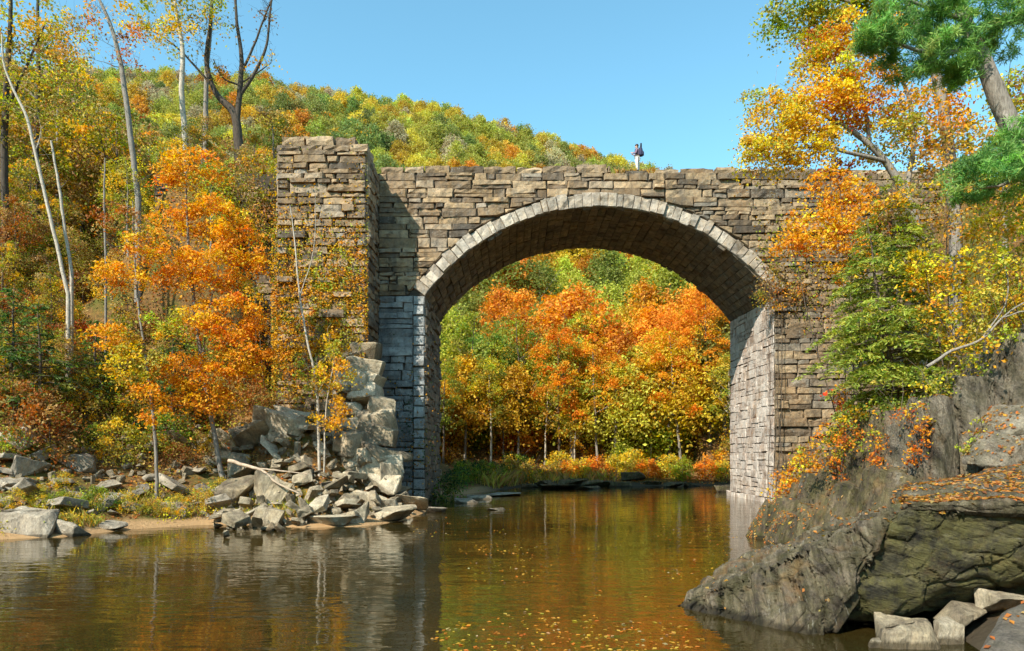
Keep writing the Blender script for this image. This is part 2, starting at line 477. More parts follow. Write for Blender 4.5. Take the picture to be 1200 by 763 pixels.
def terrain(x, y, rough=True):
    x = np.atleast_1d(np.asarray(x, float)); y = np.atleast_1d(np.asarray(y, float))
    d = shore_dist(x, y)
    fl = np.interp(d, [-6, -2, 0, .6, 2, 5, 10, 16, 24, 32, 60, 120, 400], [-2.2, -.9, 0, .2, .5, 2.0, 5.6, 10.4, 17.0, 20.3, 24, 38, 60])
    fl = fl + 2.6 * np.exp(-(((x + 10.4) / 3.2)**2 + ((y - 38.6) / 3.4)**2))
    fr = np.interp(d, [-6, -2, 0, .8, 3, 6, 10, 16, 24, 40, 80, 400], [-2.2, -1.2, 0, .5, 1.9, 4.0, 8.0, 14.0, 19.5, 27, 40, 60])
    ff = np.interp(d, [-6, -2, 0, 1, 4, 15, 30, 400], [-1.6, -.5, 0, .3, .7, 2.2, 3.2, 4])
    yy = np.maximum(y, 30)
    px = 600 + F * x / yy
    py = np.interp(px, RIDGE_PX, RIDGE_PY)
    crest = (HZ - py) / F * 205 - np.interp(px, [300, 620, 740], [9.5, 8.5, 10.5])
    t = np.clip((y - 71) / 134, 0, 1)
    hill = crest * (0.55 * t + 0.45 * t * t * (3 - 2 * t)) * np.where(y > 205, np.exp(-np.maximum(y - 205, 0) / 260), 1)
    far = np.maximum(ff + hill, ff)
    mid = np.interp(y, [-80, 8, 24, 30, 45, 60], [-8, -7, -4, -1, 5, 6])
    wr = smooth(x - mid, -4, 4)
    near = fl * (1 - wr) + fr * wr
    wf = np.where(x > 20, smooth(y, 60, 100), smooth(y, 54, 67 + np.clip(-x - 4, 0, 60) * 0.9))
    z = near * (1 - wf) + far * wf
    if rough:
        q = np.stack([x, y, np.zeros_like(x)], -1)
        amp = np.clip(d / 3.0, 0.05, 1.0)
        z = z + amp * (0.45 * fbm(q * 0.35, 4) + 0.9 * fbm(q * 0.07 + 5, 3) * np.clip(d / 12, 0, 1.5))
    # the abutment: the old track bed lies level with the bridge deck
    bed = (1 - smooth(np.abs(y - 46.2), 4.4, 7.5))
    wl = bed * smooth(-x, 14.5, 17.5) * (1 - smooth(-x, 20, 27)); wrr = bed * smooth(x, 24, 27)
    z = z * (1 - np.maximum(wl, wrr)) + 20.0 * np.maximum(wl, wrr)
    return z

def tz(x, y): return float(terrain([x], [y])[0])

def on_ground(px, py, y0=9.0, y1=120.0):
    """where the line of sight through a photograph pixel meets the land"""
    Y = np.concatenate([np.arange(y0, 60, 0.1), np.arange(60, y1, 0.5)])
    X = (px - 600) / F * Y; Z = CAMZ + (HZ - py) / F * Y
    g = np.maximum(terrain(X, Y), -0.05)
    k = np.nonzero(g >= Z)[0]
    i = k[0] if len(k) else len(Y) - 1
    return np.array([X[i], Y[i], g[i]])

def axis(parts):
    return np.unique(np.concatenate([np.arange(a, b, s) for a, b, s in parts]))
gx = axis([(-1600, -300, 130), (-300, -100, 10), (-100, -45, 2.5), (-45, 35, 0.5), (35, 100, 2.5), (100, 300, 10), (300, 1700, 130)])
gy = axis([(-400, -60, 40), (-60, 4, 4), (4, 70, 0.5), (70, 130, 2), (130, 300, 5), (300, 500, 20), (500, 2000, 150)])
GX, GY = np.meshgrid(gx, gy)
GZ = terrain(GX.ravel(), GY.ravel())
ny, nx = GX.shape
i = np.arange(ny - 1)[:, None] * nx + np.arange(nx - 1)[None, :]
gq = np.stack([i, i + 1, i + nx + 1, i + nx], -1).reshape(-1, 4)
o = link('ground', mesh_np('ground', np.stack([GX.ravel(), GY.ravel(), GZ], -1), [gq], M['ground'], None, True))
tag(o, kind='structure')

wx = np.linspace(-60, 60, 25); wy = np.linspace(-60, 76, 28)
WX, WY = np.meshgrid(wx, wy)
i = np.arange(27)[:, None] * 25 + np.arange(24)[None, :]
wq = np.stack([i, i + 1, i + 26, i + 25], -1).reshape(-1, 4)
o = link('river', mesh_np('river', np.stack([WX.ravel(), WY.ravel(), np.zeros(WX.size)], -1), [wq], M['water'], None, True))
tag(o, kind='structure')

# ------------------------------------------------------------------ the bridge
YN, YF = 42.0, 50.4           # near and far face
XL, XR = -5.36, 16.12         # opening between the piers
XC, ZC, RA, RING = 5.38, 4.92, 13.29, 0.84
ZS = 12.75                    # springing
RO = RA + RING
ZT = 20.3                     # top of the walls, below the coping
TX0, TX1, TY = -13.37, -8.27, 38.9
R0 = rng(11)

def stone(sp, poly, O, U, W, N, r, prot=0.06, gap=0.026, inset=0.055, back=-0.10, tone=None, rough=0.022, smoothf=False):
    """one rough-hewn block: polygon (u,w) on a plane, raised by prot"""
    poly = np.asarray(poly, float); n = len(poly)
    c = poly.mean(0)
    size = np.linalg.norm(poly - c, axis=1).min()
    if size < 0.06: return
    def shrink(a):
        v = poly - c; l = np.linalg.norm(v, axis=1, keepdims=True)
        return c + v * np.maximum(0.2, (l - a * 1.3) / l)
    p0 = shrink(gap) + r.normal(0, 0.010, (n, 2))
    pr = prot * r.uniform(0.3, 2.0) + (0 if smoothf else max(0, r.normal(0, 0.05)))
    inset = min(inset * r.uniform(0.6, 1.5), size * 0.4)
    p1 = shrink(gap + inset) + r.normal(0, 0.014, (n, 2))
    to = lambda q, h: O + q[:, :1] * U + q[:, 1:] * W + np.reshape(h, (-1, 1)) * N
    t = tone if tone is not None else float(np.clip(r.beta(2.2, 2.2), 0, 1))
    V = [to(p0, np.full(n, back)), to(p0, np.full(n, pr * 0.35) + r.normal(0, 0.006, n))]
    fs = [[a, (a + 1) % n, n + (a + 1) % n, n + a] for a in range(n)]
    if n == 4:
        w = np.linalg.norm(p1[1] - p1[0]); h = np.linalg.norm(p1[3] - p1[0])
        nu = int(np.clip(round(w / 0.33), 1, 7)); nv = int(np.clip(round(h / 0.28), 1, 4))
        a = np.linspace(0, 1, nu + 1)[None, :, None]; b = np.linspace(0, 1, nv + 1)[:, None, None]
        g = ((1 - a) * (1 - b) * p1[0] + a * (1 - b) * p1[1] + a * b * p1[2] + (1 - a) * b * p1[3]).reshape(-1, 2)
        hh = pr + r.normal(0, rough, len(g))
        A = a.repeat(nv + 1, 0).ravel(); B = b.repeat(nu + 1, 1).ravel()
        edge = np.minimum(np.minimum(A, 1 - A) * w, np.minimum(B, 1 - B) * h)
        hh += np.clip(edge, 0, 0.2) * (0.04 if smoothf else 0.28) * r.uniform(0, 1)
        V.append(to(g, hh))
        base = 2 * n; s = nu + 1
        for y in range(nv):
            for x in range(nu):
                q = base + y * s + x
                fs.append([q, q + 1, q + s + 1, q + s])
        rings = [[base + x for x in range(nu + 1)], [base + y * s + nu for y in range(nv + 1)], [base + nv * s + nu - x for x in range(nu + 1)], [base + (nv - y) * s for y in range(nv + 1)]]
        for k_, rg in enumerate(rings):
            a0, a1 = n + k_, n + (k_ + 1) % 4
            m_ = len(rg) // 2
            for x in range(len(rg) - 1):
                fs.append([a0 if x < m_ else a1, rg[x + 1], rg[x]])
            fs.append([a0, a1, rg[m_]])
    else:
        V.append(to(p1, np.full(n, pr) + r.normal(0, rough * 0.7, n)))
        V.append(to(c[None], np.array([pr + abs(r.normal(0, rough))])))
        for a in range(n):
            fs.append([n + a, n + (a + 1) % n, 2 * n + (a + 1) % n, 2 * n + a])
            fs.append([2 * n + a, 2 * n + (a + 1) % n, 3 * n])
    sp.add(np.concatenate(V), fs, t)

def clip_half(poly, nrm, off):
    out = []
    n = len(poly)
    for a in range(n):
        p, q = poly[a], poly[(a + 1) % n]
        dp, dq = p @ nrm - off, q @ nrm - off
        if dp >= 0: out.append(p)
        if (dp < 0) != (dq < 0): out.append(p + (q - p) * dp / (dp - dq))
    return np.array(out)

def area(p):
    x, y = p[:, 0], p[:, 1]
    return 0.5 * abs(np.dot(x, np.roll(y, -1)) - np.dot(y, np.roll(x, -1)))

def courses(z0, z1, r, lo=0.30, hi=0.74):
    z = [z0]
    while z[-1] < z1 - 0.2:
        z.append(min(z[-1] + r.uniform(lo, hi), z1))
    z[-1] = z1
    return z

def block_row(a, b, h, r, lmin=0.55, lmax=1.9):
    x = [a]
    while x[-1] < b - 0.25:
        x.append(x[-1] + r.uniform(lmin, lmax) * (1.15 if h > 0.5 else 0.9))
    x[-1] = b
    if len(x) > 2 and x[-1] - x[-2] < 0.25: x.pop(-2)
    return x

def wall_stones(sp, O, U, W, N, a, b, z0, z1, r, clip=None, tone_bias=0.0, prot=0.06, lmin=.5, lmax=2.2, lo=.28, hi=.76, fine=False):
    zs = courses(z0, z1, r, lo, hi)
    for ci in range(len(zs) - 1):
        h = zs[ci + 1] - zs[ci]
        xs = block_row(a, b, h, r, lmin, lmax)
        for xi in range(len(xs) - 1):
            j = lambda: r.normal(0, 0.028, 4)
            x0, x1 = xs[xi], xs[xi + 1]
            subs = [(zs[ci], zs[ci + 1])]
            if h > 0.46 and r.random() < 0.36:
                mzz = zs[ci] + h * r.uniform(.4, .6); subs = [(zs[ci], mzz), (mzz, zs[ci + 1])]
            for (q0, q1) in subs:
                poly = np.stack([np.array([x0, x1, x1, x0]) + j(), np.array([q0, q0, q1, q1]) + j()], -1)
                if xi == 0: poly[[0, 3], 0] = a
                if xi == len(xs) - 2: poly[[1, 2], 0] = b
                if clip is not None:
                    poly = clip(poly)
                    if poly is None: continue
                t = float(np.clip(r.beta(1.5, 1.5) + tone_bias, 0, 1))
                stone(sp, poly, O, U, W, N, r, prot=prot * (1.6 if r.random() < 0.12 else 1), tone=t, **(dict(rough=.010, gap=.02, inset=.05, smoothf=True) if fine else {}))

eX, eY, eZ = np.eye(3)
def arch_clip(poly):
    c = poly.mean(0) - (XC, ZC)
    far = np.linalg.norm(poly - (XC, ZC), axis=1)
    if far.min() > RO + 0.02: return poly
    if far.max() < RO: return None
    # split wide blocks' tangent at the point of the ring next to the block
    nrm = c / np.linalg.norm(c)
    out = clip_half(poly, nrm, nrm @ np.array([XC, ZC]) + RO + 0.01)
    if len(out) < 3 or area(out) < 0.04: return None
    return out

bridge = empty('stone_arch_bridge', (5.4, 46.2, 0))
tag(bridge, 'old rough-hewn stone arch bridge spanning the river between the wooded banks', 'bridge')
bridge_parts = []
def part(name, me):
    o = link(name, me, bridge); o.matrix_parent_inverse = Matrix.Translation((-5.4, -46.2, 0)); bridge_parts.append(o)
    return o

def backing(name, quads, parent):
    v = np.array([p for q in quads for p in q], float)
    f = np.arange(len(v)).reshape(-1, 4)
    return mesh_np(name, v, [f], M['mortar'], {'tone': np.full(len(f), .3)})

def join_back(sp_mesh, quads):
    """adds the mortar bed behind the stones to the same part"""
    n0 = len(sp_mesh.vertices)
    bm = bmesh.new(); bm.from_mesh(sp_mesh)
    sp_mesh.materials.append(M['mortar'])
    for q in quads:
        f = bm.faces.new([bm.verts.new(p) for p in q]); f.material_index = 1
    bm.to_mesh(sp_mesh); bm.free()
    return sp_mesh

# spandrel wall (near face)
sp = Soup()
O0 = np.array([0, YN, 0.0])
wall_stones(sp, O0, eX, eZ, -eY, TX1 + .03, 9.4, ZS, ZT, R0, arch_clip, lo=.24, hi=.64, prot=.07)
me = sp.mesh('spandrel_wall', M['stone'])
quads = []
xs = np.arange(-22, 27.01, 0.5)
def zlow(x):
    d2 = (RA + 0.3)**2 - (x - XC)**2
    return ZC + math.sqrt(d2) if XL < x < XR and d2 > 0 else -1.0
xs = np.unique(np.concatenate([xs, [XL - 1e-3, XL + 1e-3, XR - 1e-3, XR + 1e-3]]))
for a, b in zip(xs[:-1], xs[1:]):
    za, zb = (max(zlow(a), ZS) if XL < a < XR else -1), (max(zlow(b), ZS) if XL < b < XR else -1)
    if XL - .01 < a and b < XR + .01: za, zb = max(za, ZS), max(zb, ZS)
    for Y in (YN + 0.03, YF - 0.03):
        quads.append([(a, Y, za), (b, Y, zb), (b, Y, ZT), (a, Y, ZT)])
join_back(me, quads)
part('spandrel_wall', me)

sp = Soup(); r = rng(20)
wall_stones(sp, O0, eX, eZ, -eY, 9.4, 27.0, ZS, ZT, r, arch_clip, 0.05, lo=.22, hi=.62, prot=.075)
wall_stones(sp, O0, eX, eZ, -eY, XR, 24.0, -0.6, ZS, r, None, 0.18, lo=.26, hi=.60, prot=.07)
part('spandrel_wall', sp.mesh('spandrel_wall', M['stone_dark']))['label'] = 'darker weathered stretch of the wall'

sp = Soup()
wall_stones(sp, O0, eX, eZ, -eY, -22.0, TX0 - .03, 9.0, 19.2, rng(21), None, -0.15, lo=.22, hi=.5)
part('wing_wall', sp.mesh('wing_wall', M['stone_dark']))

# pier front below the springing, the tower shadow's blue tint put into its colour
sp = Soup()
wall_stones(sp, O0, eX, eZ, -eY, TX1 + .03, XL - 0.72, -0.6, ZS, rng(12), None, 0, lo=.4, hi=.6, lmin=.8)
r = rng(13)
zq = courses(-0.6, ZS, r, .5, .75)
for a in range(len(zq) - 1):
    w = 0.72
    stone(sp, [(XL - w, zq[a]), (XL, zq[a]), (XL, zq[a + 1]), (XL - w, zq[a + 1])], O0, eX, eZ, -eY, r, prot=0.09, tone=r.uniform(.5, 1))
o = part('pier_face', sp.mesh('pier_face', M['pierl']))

# voussoirs
def voussoirs(Y, N, r):
    sp = Soup()
    a0 = math.asin((XR - XL) / 2 / RA)
    n = 50
    cuts = np.linspace(-a0, a0, n + 1); cuts[1:-1] += r.normal(0, 0.0045, n - 1)
    for q in range(n):
        A, B = cuts[q], cuts[q + 1]
        ro = RO + r.uniform(-0.10, 0.12)
        f = lambda a, R: (XC + math.sin(a) * R, ZC + math.cos(a) * R)
        bright = 0.75 if q < n * 0.3 else 0.45
        stone(sp, [f(A, RA), f(B, RA), f(B, ro), f(A, ro)] if N[1] < 0 else [f(B, RA), f(A, RA), f(A, ro), f(B, ro)], np.array([0, Y, 0.]), eX, eZ, N, r, prot=0.10, inset=0.035, gap=0.010, back=-0.5, tone=float(np.clip(r.normal(bright, .25), 0, 1)))
    return sp
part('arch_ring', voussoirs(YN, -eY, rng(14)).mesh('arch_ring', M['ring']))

# vault under the arch
sp = Soup(); r = rng(15)
a0 = math.asin((XR - XL) / 2 / RA)
n = 48
cuts = np.linspace(-a0, a0, n + 1)
quads = []
for q in range(n):
    am = (cuts[q] + cuts[q + 1]) / 2; hw = RA * math.tan((cuts[q + 1] - cuts[q]) / 2)
    N = -np.array([math.sin(am), 0, math.cos(am)]); W = np.array([math.cos(am), 0, -math.sin(am)])
    O = np.array([XC, 0, ZC]) - N * (RA + 0.02)
    ys = block_row(YN + 0.03, YF, .5, r, .6, 1.7)
    for a, b in zip(ys[:-1], ys[1:]):
        stone(sp, [(a, -hw), (b, -hw), (b, hw), (a, hw)], O, eY, W, N, r, prot=0.03, inset=0.03, rough=0.012)
    c0, c1 = cuts[q], cuts[q + 1]; RR = RA + 0.05
    g = lambda a, Y: (XC + math.sin(a) * RR, Y, ZC + math.cos(a) * RR)
    quads.append([g(c0, YN + .05), g(c1, YN + .05), g(c1, YF), g(c0, YF)])
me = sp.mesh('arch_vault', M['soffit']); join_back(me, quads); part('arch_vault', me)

# the faces of the two piers inside the opening
sp = Soup(); r = rng(16)
wall_stones(sp, np.array([XL, 0, 0.]), eY, eZ, eX, YN, YF, -0.6, ZS, r, None, 0, lo=.4, hi=.65)
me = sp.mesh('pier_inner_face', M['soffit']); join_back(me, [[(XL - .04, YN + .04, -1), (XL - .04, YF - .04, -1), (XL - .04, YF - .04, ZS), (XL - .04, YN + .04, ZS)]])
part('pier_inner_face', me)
sp = Soup()
wall_stones(sp, np.array([XR, 0, 0.]), -eY, eZ, -eX, -YF, -YN, 0.3, ZS, r, None, 0, lo=.44, hi=.68, lmin=.7, lmax=1.7, prot=0.026, fine=True)
wall_stones(sp, np.array([XR - .28, 0, 0.]), -eY, eZ, -eX, -YF, -YN + .25, -0.8, 0.32, r, None, 0.1, lo=.5, hi=.7, prot=0.03)
wall_stones(sp, np.array([0, YN - .25, 0.]), eX, eZ, -eY, XR - .28, XR + 2.4, -0.8, 0.32, r, None, 0.1, lo=.5, hi=.7, prot=0.03)
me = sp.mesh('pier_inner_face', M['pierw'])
join_back(me, [[(XR + .04, YN + .04, -1), (XR + .04, YF - .04, -1), (XR + .04, YF - .04, ZS), (XR + .04, YN + .04, ZS)],
               [(XR - .28, YN - .24, .31), (XR + 2.4, YN - .24, .31), (XR + 2.4, YF, .31), (XR - .28, YF, .31)]])
o = part('pier_inner_face', me); o['label'] = 'pale lime-streaked pier face'

# buttress tower on the near side
sp = Soup(); r = rng(17)
Zt = 20.25
wall_stones(sp, np.array([0, TY, 0.]), eX, eZ, -eY, TX0, TX1, 1.5, Zt, r, None, 0.05, prot=0.10, lmin=.5, lmax=2.3, lo=.22, hi=.56)
wall_stones(sp, np.array([TX1, 0, 0.]), eY, eZ, eX, TY, YN, 1.5, Zt, r, None, 0.0, prot=0.07, lo=.32, hi=.62)
wall_stones(sp, np.array([TX0, 0, 0.]), -eY, eZ, -eX, -YN, -TY, 1.5, Zt, r, None, 0.0, prot=0.07)
me = sp.mesh('buttress_tower', M['stone'])
e = 0.04
join_back(me, [[(TX0 + e, TY + e, 0), (TX1 - e, TY + e, 0), (TX1 - e, TY + e, Zt - .06), (TX0 + e, TY + e, Zt - .06)],
               [(TX1 - e, TY + e, 0), (TX1 - e, YN, 0), (TX1 - e, YN, Zt - .06), (TX1 - e, TY + e, Zt - .06)],
               [(TX0 + e, TY + e, 0), (TX0 + e, YN, 0), (TX0 + e, YN, Zt - .06), (TX0 + e, TY + e, Zt - .06)],
               [(TX0 + e, TY + e, Zt - .06), (TX1 - e, TY + e, Zt - .06), (TX1 - e, YN + 1, Zt - .06), (TX0 + e, YN + 1, Zt - .06)]])
tower = part('buttress_tower', me)

def slab_block(sp, x0, x1, y0, y1, z0, z1, r, j=0.03, tone=None):
    """a loose squared slab with broken edges"""
    v = []
    nx_ = max(2, int((x1 - x0) / 0.35)); ny_ = max(2, int((y1 - y0) / 0.4)); nz_ = 2
    bm = bmesh.new()
    def nrm(f): return f
    pts = {}
    vs = []; fs = []
    def vid(a, b, c):
        key = (a, b, c)
        if key not in pts:
            p = np.array([x0 + (x1 - x0) * a / nx_, y0 + (y1 - y0) * b / ny_, z0 + (z1 - z0) * c / nz_])
            edge = (a in (0, nx_)) + (b in (0, ny_)) + (c in (0, nz_))
            cen = np.array([(x0 + x1) / 2, (y0 + y1) / 2, (z0 + z1) / 2])
            if edge >= 2: p = p + (cen - p) / np.linalg.norm(cen - p) * r.uniform(0.01, 0.07)
            p = p + r.normal(0, j, 3)
            pts[key] = len(vs); vs.append(p)
        return pts[key]
    for a in range(nx_):
        for b in range(ny_):
            fs.append([vid(a, b, nz_), vid(a + 1, b, nz_), vid(a + 1, b + 1, nz_), vid(a, b + 1, nz_)])
            fs.append([vid(a, b, 0), vid(a, b + 1, 0), vid(a + 1, b + 1, 0), vid(a + 1, b, 0)])
        for c in range(nz_):
            fs.append([vid(a, 0, c), vid(a + 1, 0, c), vid(a + 1, 0, c + 1), vid(a, 0, c + 1)])
            fs.append([vid(a, ny_, c), vid(a, ny_, c + 1), vid(a + 1, ny_, c + 1), vid(a + 1, ny_, c)])
    for b in range(ny_):
        for c in range(nz_):
            fs.append([vid(0, b, c), vid(0, b, c + 1), vid(0, b + 1, c + 1), vid(0, b + 1, c)])
            fs.append([vid(nx_, b, c), vid(nx_, b + 1, c), vid(nx_, b + 1, c + 1), vid(nx_, b, c + 1)])
    bm.free()
    sp.add(np.array(vs), fs, tone if tone is not None else float(r.beta(2, 2)))

# cap of the tower: heavy broken slabs, two deep in the middle
sp = Soup(); r = rng(18)
def row_of_slabs(x0, x1, y0, y1, z, hmin, hmax, lmin, lmax, skip=0.0):
    x = x0
    while x < x1 - 0.2:
        L = min(r.uniform(lmin, lmax), x1 - x)
        if r.random() >= skip:
            slab_block(sp, x + .015, x + L - .015, y0 + r.uniform(-.08, .12), y1, z + .003, z + r.uniform(hmin, hmax), r)
        x += L
row_of_slabs(TX0 - .05, TX1 + .10, TY - .12, TY + 1.6, Zt - .02, .34, .42, 1.0, 2.0)
row_of_slabs(TX0 + .15, TX1 - .7, TY + .05, TY + 1.5, Zt + .36, .42, .6, .9, 1.7)
row_of_slabs(TX0 + .1, TX1 - .2, TY + 1.65, YN + .3, Zt - .02, .45, .75, .8, 1.6)
o = link('tower_cap', sp.mesh('tower_cap', M['stone']), tower)

# coping along the parapet, broken away where the person stands
r = rng(19)
gap0, gap1 = (716 - 600) / F * YN, (768 - 600) / F * YN
sp = Soup(); row_of_slabs(TX1 + .2, gap0 - 4.2, YN - .07, YN + .8, ZT, .34, .5, .9, 2.2); part('coping', sp.mesh('coping', M['stone']))
sp = Soup(); row_of_slabs(gap0 - 4.2, gap0, YN - .05, YN + .8, ZT, .40, .52, 1.2, 2.2); part('coping', sp.mesh('coping', M['stone']))
sp = Soup(); row_of_slabs(gap1, 27.0, YN - .05, YN + .8, ZT - .02, .20, .42, .9, 2.2); part('coping', sp.mesh('coping', M['stone']))
sp = Soup(); row_of_slabs((741 - 600) / F * YN - .45, (741 - 600) / F * YN + 1.0, YN + .12, YN + .95, ZT - .02, .27, .29, 1.4, 1.5); row_of_slabs(gap0 + .3, gap0 + .9, YN + .05, YN + .7, ZT - .02, .08, .14, .8, 1.5, 0.3); part('coping', sp.mesh('coping', M['stone']))
sp = Soup(); row_of_slabs(-22, TX0 - .1, YN - .05, YN + .8, 19.2, .2, .4, .9, 2.0); part('coping', sp.mesh('coping', M['stone']))
sp = Soup(); row_of_slabs(-13.2, 27.0, YF - .8, YF + .03, ZT, .30, .45, .9, 2.2); part('coping', sp.mesh('coping', M['stone']))

# earth filled deck
xs = np.linspace(-16, 26.5, 86); ys = np.linspace(YN + .75, YF - .75, 12)
DX, DY = np.meshgrid(xs, ys)
DZ = ZT - .05 + 0.14 * fbm(np.stack([DX.ravel(), DY.ravel(), DX.ravel() * 0], -1) * 0.8, 3)
i = np.arange(11)[:, None] * 86 + np.arange(85)[None, :]
me = mesh_np('deck', np.stack([DX.ravel(), DY.ravel(), DZ], -1), [np.stack([i, i + 1, i + 87, i + 86], -1).reshape(-1, 4)], M['ground'], None, True)
part('deck', me)
# ------------------------------------------------------------------ trees
def trunk_line(pts, radii, r, step=0.35, jit=0.012):
    return resample(pts, radii, step, jit, r)

def plant_mesh(base, lines, leaf_parts, bark, r, sides=6):
    """trunk mesh and crown mesh around base (world points in, local out)"""
    base = np.asarray(base, float)
    V, Q, n = [], [], 0
    for k, (p, rad) in enumerate(lines):
        sd = sides if rad[0] > 0.05 else (4 if rad[0] > 0.018 else 3)
        v, q = tube(p - base, rad, sd)
        V.append(v); Q.append(q + n); n += len(v)
    tm = mesh_np('trunk', np.concatenate(V), [np.concatenate(Q)], bark, None, True)
    cm = None
    if leaf_parts:
        V, Q, Cc, n = [], [], [], 0
        for v, q, c in leaf_parts:
            V.append(v - base); Q.append(q + n); Cc.append(c); n += len(v)
        c = np.concatenate(Cc)
        cm = mesh_np('crown', np.concatenate(V), [np.concatenate(Q)], M['leaf'], {('leafcol' if c.ndim == 2 else 'tone'): c})
    return tm, cm

def leaves_around(centres, sig, n, L, W, palette, r, lines=None, bias=(0, -.3, .7), clump_spread=0.16, flat=0.55):
    """n leaves in soft layers about each centre"""
    V, Q, C, off = [], [], [], 0
    m = len(centres)
    cnt = np.maximum(2, (n / m * r.uniform(.5, 1.5, m)).astype(int))
    idx = np.repeat(np.arange(m), cnt)
    sg = sig * r.uniform(.65, 1.35, m)
    c = centres[idx] + r.normal(0, 1, (len(idx), 3)) * sg[idx][:, None] * np.array([1, 1, flat])
    # leaves droop at the clump's outside
    dd = np.hypot(*(c - centres[idx])[:, :2].T)
    c[:, 2] -= 0.35 * dd * dd / max(sig, .1)
    v, q = leaf_quads(c, L, W, r, bias)
    cc = pal(r, palette, m, clump_spread)
    col = cc[idx] * np.exp(r.normal(0, .13, (len(idx), 1))) * np.exp(r.normal(0, .06, (len(idx), 3)))
    # some leaves take the tree's other colours
    sw = r.random(len(idx)) < 0.18
    if sw.any(): col[sw] = pal(r, palette, int(sw.sum()), .12)
    return v, q, np.clip(col, .003, .9)

def ellipsoid_pts(c, rad, m, r, shell=0.35):
    d = r.normal(0, 1, (m, 3)); d /= np.linalg.norm(d, axis=1, keepdims=True)
    u = r.random(m)**(1 / 3) * (1 - shell) + shell * r.uniform(.75, 1, m)
    return np.asarray(c) + d * u[:, None] * np.asarray(rad)

def spec_tree(name, label, cat, trunks, clumps, seed, bark='bark', leaf=(.15, .09), twig=0.011, group=None, sink=True, extra=0, per=55, sig=.26, bias=(0, -.3, .7), flat=.55, jit=.012):
    """trunks: lists of (px,py,Y,r) from the root up; clumps: (px,py,rx_px,ry_px,Y,depth,n,palette)"""
    r = rng(seed)
    T = []
    for t in trunks:
        pts = np.array([P(a, b, Y) for a, b, Y, _ in t]); rad = [x[3] for x in t]
        T.append(trunk_line(pts, rad, r, jit=jit))
    p0 = T[0][0][0]
    if sink:
        g = tz(p0[0], p0[1])
        if p0[2] > g - 0.2:
            T[0] = (np.concatenate([[np.array([p0[0], p0[1], min(g, p0[2]) - .3])], T[0][0]]), np.concatenate([[T[0][1][0] * 1.25], T[0][1]]))
    lines = list(T)
    leaf_parts = []
    allc = []
    for (px, py, rx, ry, Y, dep, n, palette) in clumps:
        c = P(px, py, Y); s = Y / F
        m = max(2, int(n / per))
        cs = ellipsoid_pts(c, (rx * s, dep, ry * s), m, r)
        allc.append(cs)
        leaf_parts.append(leaves_around(cs, sig, n, leaf[0], leaf[1], palette, r, bias=bias, flat=flat))
    if allc:
        cs = np.concatenate(allc)
        br = grow(T, cs, r, twig)
        lines += br
    if extra:
        # bare twigs
        base_pts = np.concatenate([l[0][len(l[0]) // 3:] for l in lines])
        k = r.choice(len(base_pts), extra)
        for a in base_pts[k]:
            d = r.normal(0, 1, 3) + np.array([0, 0, .9]); d /= np.linalg.norm(d)
            L = r.uniform(.4, 1.3)
            p = np.array([a, a + d * L * .5 + r.normal(0, .05, 3), a + d * L + r.normal(0, .12, 3)])
            lines.append((p, np.array([.010, .007, .004])))
    base = T[0][0][0]
    tm, cm = plant_mesh(base, lines, leaf_parts, M[bark], r)
    e = empty(name, base); tag(e, label, cat, group)
    link('trunk' if cat == 'tree' else 'stem', tm, e)
    if cm: link('crown' if cat == 'tree' else 'foliage', cm, e)
    return e

